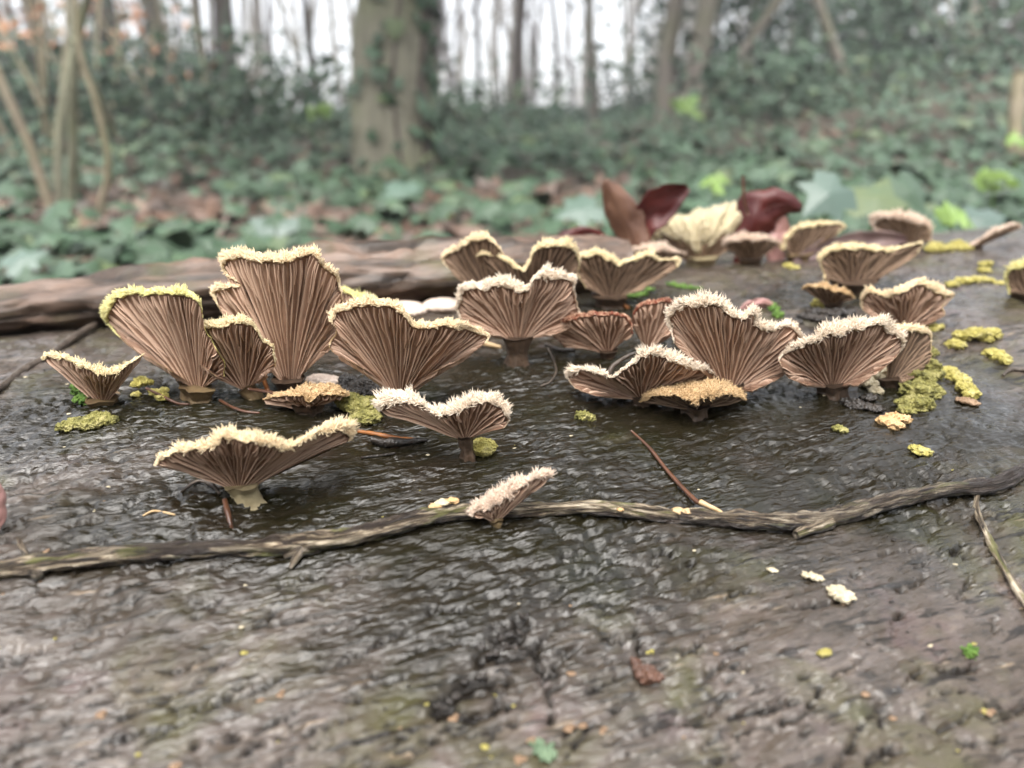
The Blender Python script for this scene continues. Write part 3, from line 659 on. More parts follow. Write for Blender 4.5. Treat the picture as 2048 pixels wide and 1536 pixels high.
FUNGI = [
 dict(label='front fan fungus on a broad pale stem, right lobe tipped up shaggy', foot=(485, 988), O=(478, 962), stem=34, stem_mat='stem_pale',
      rim=[(306, 930, 8), (330, 908, 16), (375, 890, 20), (420, 886, 22), (442, 862, 26), (485, 864, 26), (540, 876, 26), (585, 886, 28), (625, 866, 36), (665, 846, 44), (700, 846, 40), (712, 862, 24), (700, 882, 10)],
      lean=.75, back=.25, k=2.0, bend=.25, hlen=1.25, seed=1),
 dict(label='small white-haired fan fungus with a drooping left lobe beside a round yellow ball', foot=(936, 916), O=(930, 880), keep=True, stem=15, stem_mat='stem_dark',
      rim=[(754, 818, 10), (760, 795, 34), (785, 782, 52), (820, 788, 54), (850, 808, 36), (880, 815, 27), (915, 806, 25), (950, 790, 26), (985, 790, 26), (1012, 810, 18), (1020, 832, 10), (1008, 856, 4)],
      lean=.55, back=.35, k=1.9, tint='white', hlen=1.3, seed=2, bend=.2),
 dict(label='thin pinkish fungus seen edge-on, sticking up over the long stick', foot=(992, 1048), O=(990, 1030), stem=13, stem_mat='stem_mid',
      rim=[(936, 1030, 12), (950, 1008, 24), (985, 985, 34), (1025, 966, 38), (1060, 952, 34), (1090, 944, 24), (1108, 950, 10)],
      lean=.5, back=.2, k=1.3, tint='pink', hlen=1.15, seed=3, bend=.1),
 dict(label='low flat yellowish fungus leftmost on the log over a green mossy clump', foot=(207, 812), O=(205, 792), stem=26, stem_mat='stem_mid',
      rim=[(84, 718, 8), (95, 706, 16), (125, 710, 20), (160, 722, 22), (195, 736, 22), (230, 738, 20), (262, 722, 14), (290, 706, 9)],
      lean=.7, back=.3, k=1.9, tint='buff', seed=4, bend=.15, stem_=0),
 dict(label='tall fan fungus with a bright yellow-green fringe and broad pale foot', foot=(395, 790), O=(398, 766), stem=36, stem_mat='stem_mid',
      rim=[(345, 745, 3), (262, 692, 3), (222, 656, 10), (208, 626, 16), (220, 592, 20), (258, 578, 19), (305, 580, 17), (350, 576, 20), (386, 588, 17), (402, 612, 9), (412, 660, 3), (446, 720, 3), (450, 752, 3)],
      lean=.35, back=.5, tint='yellow', seed=5, bend=.42, hlen=1.0),
 dict(label='tallest fan fungus with long straight gills and a white tuft at its upper corner', foot=(585, 780), O=(580, 744), stem=30, stem_mat='stem_dark',
      rim=[(490, 700, 3), (446, 630, 5), (426, 590, 12), (434, 568, 16), (466, 568, 12), (480, 566, 6), (452, 545, 10), (442, 515, 20), (468, 498, 26), (515, 508, 24), (560, 510, 22), (600, 500, 22), (632, 500, 20), (646, 524, 15), (674, 540, 15), (682, 570, 8), (684, 640, 3), (660, 700, 2)],
      lean=.22, back=.30, tint='cream', seed=6, bend=.40),
 dict(label='curled middling fan fungus growing between the yellow-fringed one and the tallest one', foot=(512, 792), O=(492, 752), stem=16, stem_mat='stem_mid',
      rim=[(430, 752, 3), (368, 700, 3), (364, 668, 8), (388, 648, 14), (430, 644, 18), (472, 634, 18), (506, 642, 12), (522, 672, 8), (546, 690, 9), (552, 728, 4), (530, 752, 3)],
      lean=.6, back=.25, tint='buff', seed=7, bend=.2),
 dict(label='small yellow fringed fungus peeping out behind the tallest fan', foot=(716, 690), O=(716, 664), stem=14,
      rim=[(668, 592, 8), (676, 576, 14), (705, 580, 18), (742, 594, 16), (768, 606, 9)], lean=.4, back=.4, tint='yellow', seed=8, hair=.7),
 dict(label='wide notched fan fungus with golden brown gills, right of the tallest one', foot=(802, 806), O=(800, 768), stem=22, stem_mat='stem_dark',
      rim=[(725, 735, 3), (668, 706, 4), (659, 682, 6), (674, 662, 4), (661, 640, 12), (668, 618, 18), (705, 604, 20), (745, 598, 20), (785, 606, 18), (812, 624, 16), (822, 642, 16), (850, 646, 18), (900, 640, 19), (942, 652, 18), (980, 668, 11), (966, 690, 5), (925, 716, 3), (870, 742, 2)],
      lean=.55, back=.3, tint='cream', seed=9, bend=.3),
 dict(label='heart-shaped fan fungus with pale striped gills on a dark stem', foot=(1036, 726), O=(1036, 684), keep=True, stem=22, stem_mat='stem_dark',
      rim=[(985, 672, 2), (930, 648, 4), (910, 622, 9), (918, 592, 14), (926, 568, 24), (965, 562, 24), (1005, 558, 24), (1040, 566, 22), (1062, 574, 14), (1066, 556, 14), (1090, 540, 22), (1125, 544, 24), (1150, 556, 18), (1152, 588, 7), (1160, 622, 6), (1158, 646, 4), (1105, 672, 2)],
      lean=.35, back=.35, tint='white', seed=10, bend=.35),
 dict(label='low fungus with a reddish dried edge in front of the big back fans', foot=(1216, 714), O=(1216, 690), stem=16, stem_mat='stem_dark',
      rim=[(1130, 694, 2), (1096, 662, 8), (1104, 644, 14), (1140, 632, 17), (1168, 626, 12), (1200, 621, 11), (1245, 628, 10), (1262, 642, 7), (1266, 668, 3)],
      lean=.5, back=.2, tint='rust', seed=11, bend=.2, hair=.35),
 dict(label='narrow upright fungus with a curled dark red rim', foot=(1296, 706), O=(1292, 688), stem=14, stem_mat='stem_dark',
      rim=[(1264, 650, 4), (1268, 624, 6), (1284, 604, 11), (1312, 598, 13), (1344, 602, 12), (1356, 620, 7), (1352, 668, 3)],
      lean=.3, back=.3, tint='rust', seed=12, bend=.35, hair=.12, gills=9),
 dict(label='sprawling low fungus pierced by a bent dark needle', foot=(1284, 806), O=(1284, 784), stem=20, stem_mat='stem_dark',
      rim=[(1190, 792, 2), (1150, 776, 3), (1133, 756, 8), (1136, 738, 18), (1165, 734, 20), (1198, 742, 16), (1222, 752, 9), (1252, 730, 8), (1282, 706, 18), (1312, 698, 22), (1350, 708, 22), (1386, 726, 20), (1420, 738, 13), (1432, 758, 5), (1390, 790, 2)],
      lean=.75, back=.15, k=1.5, tint='white', seed=13, bend=.2, hlen=1.2),
 dict(label='flat tan furry bracket, its top seen whole, hanging over a black shadow', foot=(1392, 828), O=(1392, 819), keep=True, dim=True, stem=26, stem_mat='stem_dark',
      rim=[(1280, 804, 8), (1300, 784, 27), (1345, 771, 42), (1395, 763, 51), (1440, 765, 50), (1476, 779, 34), (1494, 800, 10)],
      lean=1.6, back=.2, k=2.4, tint='tan', seed=14, bend=.05, hair=1.2, hlen=.95),
 dict(label='large ruffled white-haired fan fungus with deep brown gills above the flat tan bracket', foot=(1462, 792), O=(1456, 764), stem=24, stem_mat='stem_dark',
      rim=[(1395, 730, 3), (1352, 690, 4), (1340, 655, 10), (1334, 630, 15), (1352, 608, 20), (1384, 594, 28), (1420, 592, 28), (1450, 606, 24), (1472, 626, 20), (1492, 624, 20), (1510, 612, 20), (1516, 640, 18), (1545, 652, 20), (1572, 644, 20), (1594, 654, 14), (1606, 676, 8), (1600, 720, 3), (1560, 756, 3), (1505, 782, 2)],
      lean=.45, back=.30, tint='white', seed=15, bend=.32, hlen=1.25),
 dict(label='broad fan fungus with a thick white fringe rolled over its gills', foot=(1664, 786), O=(1664, 752), stem=24, stem_mat='stem_dark',
      rim=[(1610, 770, 2), (1572, 752, 2), (1560, 716, 5), (1588, 686, 14), (1632, 674, 16), (1648, 654, 26), (1685, 646, 30), (1730, 642, 28), (1772, 636, 24), (1788, 652, 20), (1804, 668, 14), (1806, 696, 6), (1770, 736, 2), (1715, 772, 2)],
      lean=.6, back=.2, tint='white', seed=16, bend=.25, hlen=1.3),
 dict(label='dark shaded fungus half hidden behind the white-fringed one', foot=(1776, 770), O=(1776, 742), stem=18, stem_mat='stem_dark',
      rim=[(1770, 668, 6), (1798, 652, 13), (1830, 654, 14), (1858, 664, 10), (1864, 704, 3), (1845, 745, 3), (1806, 765, 2)], lean=.25, back=.35, tint='cream', seed=17, dim=True),
 dict(label='neat fan fungus with evenly spaced ribs standing alone in front of bare grey bark', foot=(1806, 664), O=(1806, 646), stem=16, stem_mat='stem_dark',
      rim=[(1750, 640, 3), (1724, 615, 5), (1722, 592, 10), (1738, 576, 15), (1764, 584, 16), (1800, 574, 17), (1836, 558, 20), (1868, 566, 18), (1894, 582, 15), (1908, 592, 9), (1888, 608, 6), (1886, 632, 4), (1850, 650, 2)],
      lean=.4, back=.3, tint='cream', seed=18, bend=.25, gills=8.5),
 dict(label='wide blurred fan fungus with a wavy yellow edge behind the neat ribbed one', foot=(1706, 582), O=(1706, 560), stem=34, stem_mat='stem_dark',
      rim=[(1650, 562, 5), (1642, 530, 7), (1634, 514, 11), (1652, 500, 14), (1690, 488, 15), (1740, 490, 14), (1790, 496, 14), (1842, 486, 10), (1826, 516, 3), (1765, 554, 2)],
      lean=.3, back=.35, tint='buff', seed=19, hair=.8, dim=True, gills=10),
 dict(label='little tan shelf fungus in front of the wide wavy-edged one', foot=(1664, 618), O=(1662, 602), stem=16, stem_mat='stem_dark',
      rim=[(1602, 578, 6), (1625, 568, 13), (1660, 570, 15), (1690, 580, 14), (1714, 594, 7)], lean=.9, back=.2, k=1.8, tint='tan', seed=20, hair=.5, dim=True),
 dict(label='large back fan fungus with a scalloped yellow rim spreading right', foot=(1218, 608), O=(1220, 588), stem=26, stem_mat='stem_dark',
      rim=[(1170, 575, 4), (1152, 540, 8), (1158, 508, 16), (1195, 502, 18), (1232, 518, 14), (1262, 518, 14), (1300, 504, 16), (1318, 516, 10), (1362, 518, 12), (1345, 542, 3), (1280, 582, 2)],
      lean=.4, back=.3, tint='buff', seed=21, hair=.8, dim=True, gills=9, bend=.3),
 dict(label='two-lobed cream fungus rising behind the heart-shaped one', foot=(1064, 640), O=(1062, 606), stem=22, stem_mat='stem_dark',
      rim=[(960, 548, 3), (936, 522, 8), (946, 506, 15), (984, 504, 16), (1020, 520, 14), (1044, 534, 12), (1060, 516, 13), (1070, 492, 16), (1106, 482, 18), (1148, 488, 16), (1160, 516, 8), (1152, 556, 3)],
      lean=.35, back=.3, tint='buff', seed=22, hair=.8, dim=True, gills=8.5),
 dict(label='double-tiered cream fungus at the far left of the back cluster', foot=(985, 632), O=(990, 590), stem=18, stem_mat='stem_dark',
      rim=[(905, 545, 3), (884, 520, 12), (892, 500, 14), (922, 486, 16), (944, 470, 16), (970, 468, 17), (994, 486, 10), (1012, 514, 5)],
      lean=.3, back=.3, tint='cream', seed=23, hair=.8, dim=True, gills=8.5),
 dict(label='low pinkish fungus tucked behind the scalloped yellow-rimmed fan', foot=(1192, 552), O=(1192, 532), stem=18, stem_mat='stem_dark',
      rim=[(1124, 496, 7), (1150, 480, 14), (1195, 474, 16), (1232, 488, 10)], lean=.6, back=.3, tint='pink', seed=24, hair=.6, dim=True),
 dict(label='low grey-pink fungus just below the large pale upturned one', foot=(1310, 546), O=(1310, 530), stem=18, stem_mat='stem_dark',
      rim=[(1248, 506, 7), (1280, 490, 17), (1328, 490, 20), (1372, 506, 9)], lean=.7, back=.3, tint='pink', seed=25, hair=.6, dim=True),
 dict(label='large upturned fungus showing its smooth pale cream top between two red leaves', foot=(1402, 530), O=(1402, 522), stem=26, stem_mat='stem_pale',
      rim=[(1300, 500, 14), (1284, 468, 42), (1284, 436, 60), (1316, 422, 74), (1360, 430, 74), (1398, 426, 78), (1438, 414, 86), (1478, 414, 80), (1494, 432, 56), (1486, 448, 40), (1498, 462, 30), (1478, 492, 12)],
      lean=.3, back=.1, k=.8, tint='pale', seed=26, hair=.9, wig=7, dim=True, hlen=.7, bend=.1),
 dict(label='small top-shaped pink fungus on a dark stalk right of the pale one', foot=(1500, 530), O=(1500, 514), stem=20, stem_mat='stem_dark',
      rim=[(1442, 490, 7), (1458, 474, 17), (1500, 466, 20), (1540, 474, 16), (1566, 486, 8)], lean=.7, back=.3, tint='pink', seed=27, hair=.6, dim=True),
 dict(label='arched fungus with a dark hollow beside the mauve dead leaf', foot=(1596, 522), O=(1596, 510), stem=22, stem_mat='stem_mid',
      rim=[(1560, 496, 12), (1572, 468, 14), (1600, 450, 13), (1642, 442, 13), (1692, 452, 8), (1650, 480, 3)], lean=.3, back=.3, tint='buff', seed=28, hair=.6, dim=True),
 dict(label='thick-rimmed brown fungus with a dark flat underside near the bright green leaves', foot=(1822, 498), O=(1822, 486), stem=24, stem_mat='stem_dark',
      rim=[(1752, 462, 8), (1738, 440, 18), (1752, 426, 22), (1795, 424, 22), (1838, 434, 20), (1860, 452, 12), (1862, 482, 5)], lean=.4, back=.3, tint='pink', seed=29, hair=.7, dim=True),
 dict(label='thin slanting fungus blade pointing up to the right above the bare bark', foot=(1952, 500), O=(1954, 492), stem=9, stem_mat='stem_dark',
      rim=[(1936, 492, 6), (1962, 476, 13), (2000, 456, 16), (2036, 446, 12), (2044, 456, 6)], lean=.3, back=.2, k=1.2, tint='pink', seed=30, hair=.5, dim=True),
 dict(label='dark yellow-edged fungus standing at the right end of the group', foot=(2056, 598), O=(2056, 584), stem=26, stem_mat='stem_dark',
      rim=[(2018, 588, 7), (2008, 556, 12), (2020, 532, 15), (2050, 522, 16), (2090, 524, 14), (2108, 560, 5)], lean=.3, back=.3, tint='yellow', seed=31, hair=.7, dim=True),
 dict(label='flat withered tan cap lying at the foot of the tallest fan', foot=(618, 824), O=(616, 814), stem=26, stem_mat='stem_dark',
      rim=[(526, 800, 7), (545, 788, 15), (590, 778, 26), (630, 768, 38), (672, 772, 38), (700, 790, 18)], lean=1.2, back=.2, k=2.3, tint='tan', seed=32, hair=.8, hlen=.7, bend=.05),
]
FOOT3 = {}
for fd in FUNGI:
    fd.pop('stem_', None)
    fungus(**fd)

# ------------------------------------------------------------------ crumbs, chips, sticks and leaves on the log
def sphere_blob(c, rx, ry, rz, seed, rough=0.28, n=12, mm=16):
    th = np.linspace(0, np.pi, n); ph = np.linspace(0, 2 * np.pi, mm, endpoint=False)
    T, P = np.meshgrid(th, ph, indexing='ij')
    d = np.stack([np.sin(T) * np.cos(P), np.sin(T) * np.sin(P), np.cos(T)], -1)
    k = 1 + rough * 1.6 * fbm(d[..., 0] * 2.3 + d[..., 2] * 1.1 + seed * 3.7, d[..., 1] * 2.3 - d[..., 2] * 1.7 + seed, 5, 3)
    V = c + d * k[..., None] * np.array([rx, ry, rz])
    return V.reshape(-1, 3), grid_faces(n, mm, True).tolist()
_ct = {}
def crust_tex(s_):
    k = round(s_ * 1e5)
    if k not in _ct:
        t_ = bpy.data.textures.new('crust', 'CLOUDS'); t_.noise_scale = s_; t_.noise_depth = 4; _ct[k] = t_
    return _ct[k]
def crumb(name, label, cat, blobs, mat, squash=0.75, rough=0.3, group=None, lift=0.35, seed=0):
    """blobs: (px, py, radius px[, height px above the bark])"""
    ps = []; P0 = None
    for i, q in enumerate(blobs):
        x, y, r_ = q[:3]; hgt = q[3] if len(q) > 3 else 0
        P = on_log(x, y + r_ * 0.6 + hgt); m = mpp(P); n = log_normal(P)
        if P0 is None: P0 = P
        c = P + n * r_ * m * lift + np.array([0, 0, hgt * m])
        ps.append(sphere_blob(c, r_ * m * 1.45, r_ * m * 1.2, r_ * m * squash * .9, seed + i * 1.3, rough))
    V, F = merge(ps)
    o = link(name, mesh_from(name, V - P0, F, mat), None, P0)
    if max(q[2] for q in blobs) > 6:                       # weld the lobes into one crusty body
        rm = o.modifiers.new('weld', 'REMESH'); rm.mode = 'VOXEL'; rm.voxel_size = 1.5 * m; rm.use_smooth_shade = True
        dp = o.modifiers.new('crust', 'DISPLACE'); dp.texture = crust_tex(m * (3.5 + 5 * rough)); dp.strength = m * (4 + 26 * rough); dp.mid_level = .5
        dp.texture_coords = 'LOCAL'
    return tag(o, label, cat, group)
CR = 'yellow crumbs of rotten fungus on the bark'
crumb('fungus_crumb', 'long olive crumb of rotten fungus left of the front fan', 'crumb', [(135, 856, 13), (155, 848, 15), (178, 840, 18), (200, 832, 19), (218, 838, 14), (165, 838, 9)], M['crumb_g'], seed=1)
crumb('fungus_crumb', 'round yellow ball against the foot of the white-haired fan', 'crumb', [(966, 896, 19)], M['crumb'], squash=1.05, rough=.12, seed=2, lift=.75)
crumb('fungus_crumb', 'tiny dimpled olive ball alone in front of the pierced fungus', 'crumb', [(1165, 828, 11), (1178, 830, 9)], M['crumb_g'], squash=1.0, seed=3)
crumb('fungus_crumb', 'knobbly yellow-green lump right of the withered tan cap', 'crumb', [(705, 800, 20, 6), (728, 802, 24, 8), (735, 828, 19), (718, 832, 16), (690, 792, 14, 4)], M['crumb_g'], seed=4, squash=.9)
crumb('fungus_crumb', 'tall crusty green-yellow mass under the shaded fungus', 'crumb', [(1858, 700, 12, 10), (1855, 725, 16, 8), (1848, 750, 20, 4), (1836, 775, 24), (1822, 800, 20), (1860, 768, 16), (1870, 745, 12), (1815, 815, 12), (1842, 800, 17)], M['crumb_g'], seed=5, rough=.45)
crumb('fungus_crumb', 'arched pale yellow crumb on the grey bark at right', 'crumb', [(1910, 685, 13), (1925, 668, 14, 5), (1950, 662, 15, 7), (1975, 664, 13, 6), (1990, 668, 10, 2), (1970, 680, 10)], M['crumb'], seed=6)
crumb('fungus_crumb', 'yellow crumb below the arched one', 'crumb', [(1985, 705, 15), (2002, 712, 12), (2010, 722, 8)], M['crumb'], seed=7)
crumb('fungus_crumb', 'double yellow crumb with a tan flake beneath', 'crumb', [(1895, 738, 15), (1912, 748, 14), (1930, 770, 14), (1942, 785, 13), (1925, 758, 11)], M['crumb'], seed=8)
crumb('wood_flake', 'salmon flake stuck under the double yellow crumb', 'flake', [(1930, 798, 12), (1945, 804, 9)], M['orange'], squash=.4, seed=9)
crumb('fungus_crumb', 'small tan cup-shaped crumb below the crusty mass', 'crumb', [(1770, 838, 12), (1790, 832, 13), (1806, 838, 11), (1788, 846, 12)], M['crumb_tan'], seed=10, rough=.4)
crumb('fungus_crumb', 'dull yellow pellet left of the tan cup-shaped crumb', 'crumb', [(1676, 854, 9), (1686, 858, 8)], M['crumb_g'], seed=11)
crumb('fungus_crumb', 'lone yellow crumb on open bark above the stick', 'crumb', [(1828, 898, 10), (1842, 903, 13), (1852, 906, 9)], M['crumb'], squash=.6, seed=12)
crumb('fungus_crumb', 'yellow crumb near the mauve leaf', 'crumb', [(1575, 532, 8), (1588, 536, 8)], M['crumb'], seed=13)
crumb('fungus_crumb', 'upright yellow peg on the bark near the crest', 'crumb', [(1970, 536, 9), (1970, 526, 9, 6)], M['crumb'], seed=14)
crumb('fungus_crumb', 'long yellow strip of fungus right of the neat ribbed fan', 'crumb', [(1902, 568, 10), (1925, 558, 12), (1950, 556, 11), (1975, 558, 9), (1998, 562, 7)], M['crumb'], squash=.6, seed=15)
crumb('fungus_crumb', 'yellow knob leaning on the thick-rimmed brown fungus', 'crumb', [(1864, 496, 11), (1868, 486, 10, 5)], M['crumb'], seed=16)
crumb('fungus_crumb', 'pale yellow knob left of the slanting fungus blade', 'crumb', [(1895, 490, 13), (1915, 486, 13), (1930, 492, 10)], M['crumb'], seed=17)
crumb('fungus_crumb', 'yellow knob below the neat ribbed fan', 'crumb', [(1862, 654, 11), (1874, 648, 9, 4)], M['crumb'], seed=18)
crumb('fungus_crumb', 'yellow nodule under the little tan shelf', 'crumb', [(1640, 606, 11), (1648, 604, 9)], M['crumb'], seed=19)
crumb('fungus_crumb', 'yellow strands hanging between the leftmost fungus and the yellow-fringed fan', 'crumb', [(278, 768, 9, 14), (285, 752, 9, 20), (300, 765, 8, 16), (312, 778, 9, 10), (326, 790, 10, 3), (332, 780, 7, 8), (272, 784, 7, 6)], M['crumb'], seed=20)
crumb('moss_clump', 'bright green mossy clump under the leftmost fungus', 'moss', [(168, 775, 13, 12), (176, 792, 15, 6), (186, 805, 13), (162, 785, 9, 5)], M['moss'], seed=21, rough=.5)
crumb('moss_clump', 'green mossy smear behind the curled red-rimmed fungus', 'moss', [(1345, 568, 7), (1362, 570, 8), (1380, 571, 8), (1396, 574, 6)], M['moss'], squash=.35, seed=22, rough=.5)
crumb('moss_clump', 'green mossy smear at the foot of the large back fan', 'moss', [(1268, 588, 8), (1284, 584, 8), (1298, 580, 6)], M['moss'], squash=.35, seed=23, rough=.5)
crumb('moss_clump', 'bright moss speck beside the ruffled fan', 'moss', [(1548, 618, 8), (1558, 628, 9), (1545, 608, 6)], M['moss'], seed=24, rough=.5)
crumb('lichen_patch', 'mint green lichen patch low on the log', 'lichen', [(1085, 1492, 13), (1098, 1482, 10), (1092, 1508, 11), (1076, 1482, 8), (1102, 1500, 8)], M['lichen'], squash=.25, seed=25, rough=.6)
for i, (x, y, r_) in enumerate(((808, 610, 32), (886, 603, 28), (912, 582, 16))):
    crumb('button_fungus', ['broad pinkish button fungus behind the notched fan', 'round pinkish button fungus left of the heart-shaped fan', 'small pinkish button fungus touching the rotten branch'][i], 'mushroom', [(x, y, r_)], M['button'], squash=.55, rough=.06, seed=30 + i, lift=.3)
crumb('pale_chip', 'chunky cream chip on open bark below the stick', 'chip', [(1670, 1188, 14), (1684, 1190, 14), (1662, 1196, 8), (1678, 1180, 10)], M['chip'], squash=.75, rough=.35, seed=40)
crumb('pale_chip', 'flat cream chip left of the chunky one', 'chip', [(1618, 1150, 10), (1632, 1152, 9)], M['chip'], squash=.45, rough=.4, seed=41)
crumb('pale_chip', 'small white three-cornered chip', 'chip', [(1541, 1136, 6), (1548, 1139, 5)], M['chip'], squash=.4, rough=.5, seed=42)
crumb('moss_speck', 'lime green speck of moss on the lower bark', 'moss', [(1640, 1303, 6), (1650, 1306, 7), (1656, 1300, 5)], M['crumb'], squash=.4, rough=.6, seed=43)
crumb('moss_clump', 'dark green moss tuft on the lower bark at right', 'moss', [(1936, 1300, 8), (1944, 1296, 7), (1940, 1306, 7)], M['moss'], squash=.8, rough=.6, seed=44)
crumb('bark_crumb', 'dark crumpled bark crumb low on the log', 'crumb', [(1280, 1335, 14), (1294, 1345, 15), (1306, 1352, 10), (1270, 1322, 7)], M['needle_dark'], squash=.8, rough=.6, seed=45)
crumb('rotten_lump', 'black rotten lump beneath the notched fan', 'lump', [(700, 758, 16, 6), (724, 765, 18, 4), (746, 775, 16), (690, 775, 14), (715, 782, 16)], M['dark'], seed=46, rough=.4)
crumb('rotten_lump', 'black rotten bark under the little tan shelf', 'lump', [(1610, 628, 12), (1630, 620, 13), (1660, 622, 15), (1690, 622, 14), (1590, 640, 10), (1640, 636, 14), (1675, 640, 12)], M['dark'], seed=47, rough=.4, squash=.5)
crumb('rotten_lump', 'black crumbs under the broad white-fringed fan', 'lump', [(1700, 800, 14), (1725, 808, 13), (1750, 812, 12), (1735, 792, 12)], M['dark'], seed=48, rough=.4, squash=.5)
crumb('fungus_crumb', 'grey and yellow torn fungus scrap under the white-fringed fan', 'crumb', [(1745, 745, 13, 12), (1758, 738, 12, 16), (1738, 762, 11, 6), (1752, 775, 10, 2)], M['chip'], seed=49, rough=.4)
crumb('pebble', 'grey white pebble between the tallest fan and the rotten lump', 'pebble', [(640, 752, 20), (662, 756, 16)], M['button'], squash=.6, rough=.1, seed=50)
for lb, bl in (('black bark flake at the upper end of the scar', [(1002, 1272, 7), (1016, 1264, 9), (1032, 1252, 11), (1046, 1242, 8)]),
               ('black bark flake in the middle of the scar', [(964, 1304, 7), (984, 1301, 9), (1005, 1298, 9), (1028, 1295, 6)]),
               ('long black curl of bark at the lower left of the scar', [(874, 1408, 7), (892, 1396, 8), (908, 1380, 9), (934, 1358, 9), (966, 1350, 8), (1000, 1344, 8), (1015, 1350, 6)]),
               ('thin black bark sliver closing the bottom of the scar', [(886, 1414, 6), (925, 1425, 7), (962, 1428, 7), (992, 1408, 7), (1005, 1390, 6)])):
    crumb('bark_flake', lb, 'flake', bl, M['dark'], squash=.35, rough=.55, seed=len(bl) + 80, lift=.15)
# scattered small flecks, one object each
fl_kinds = [('bark_fleck', 'tiny ochre fleck of wood on the wet bark', 'orange'), ('moss_fleck', 'tiny lime fleck on the wet bark', 'crumb'), ('pale_fleck', 'tiny pale fleck on the wet bark', 'chip'), ('dark_fleck', 'tiny dark splinter of bark on the wet log', 'dark')]
fr = np.random.default_rng(5)
fixed = [(1135, 1455, 9, 0), (1165, 1450, 7, 0), (1060, 1480, 9, 0), (1040, 1515, 9, 0), (905, 1430, 8, 0), (1205, 1460, 7, 0), (1140, 1345, 7, 0), (1728, 1388, 7, 0), (1785, 1435, 6, 0), (1975, 1422, 9, 0), (990, 1380, 6, 1), (968, 1492, 8, 1), (1970, 1420, 8, 1), (485, 1302, 6, 1), (1300, 1298, 7, 1), (1860, 1290, 4, 2), (490, 1170, 3, 2), (270, 1510, 8, 1), (350, 1530, 11, 0), (520, 1395, 8, 0), (560, 1385, 7, 0), (200, 1425, 9, 0)]
for i in range(44):
    fixed.append((fr.uniform(0, 2048), 1060 + 470 * fr.random() ** .8, fr.uniform(2.0, 4.6), int(fr.choice([0, 0, 1, 2, 3, 3, 3]))))
for i in range(36):
    fixed.append((fr.uniform(0, 2048), fr.uniform(700, 1050), fr.uniform(1.5, 3.5), int(fr.choice([1, 2, 2, 3, 0]))))
for i, (x, y, r_, kd) in enumerate(fixed):
    r_ *= .75
    nm, lb, mt = fl_kinds[kd]
    crumb(nm, lb, 'fleck', [(x, y, r_), (x + r_ * fr.uniform(.6, 1.5), y - r_ * fr.uniform(-.3, .7), r_ * fr.uniform(.4, .8))], M[mt], squash=.4, rough=.5, group=lb + 's', seed=60 + i)

# --- sticks and twigs
def stick_mesh(P, rr, sides=14, jit=.25, seed=0, n=60, wet=None):
    S = spline(np.c_[np.asarray(P), rr], n); V, F = tube(S[:, :3], S[:, 3], sides, jit, seed)
    L = np.r_[0, np.cumsum(np.linalg.norm(np.diff(S[:, :3], axis=0), axis=1))]
    th = np.linspace(0, 2 * np.pi, sides, endpoint=False)
    ts = np.stack([np.repeat(L, sides), np.tile(np.cos(th), n) * rr.mean() * 2, np.tile(np.sin(th), n) * rr.mean() * 2], 1)
    wv = np.zeros(n) if wet is None else np.interp(np.linspace(0, 1, n), np.linspace(0, 1, len(wet)), wet)
    return V, F, {'ts': ts, 'wet': np.repeat(wv, sides)}
def log_path(pts, lift=0.8):
    P = []; rr = []
    for q in pts:
        x, y, r_ = q[:3]; h = q[3] if len(q) > 3 else 0
        p = on_log(x, y + r_ * .75 + h); m = mpp(p)
        P.append(p + log_normal(p) * r_ * m * lift + np.array([0, 0, h * m])); rr.append(r_ * m)
    return np.array(P), np.array(rr)
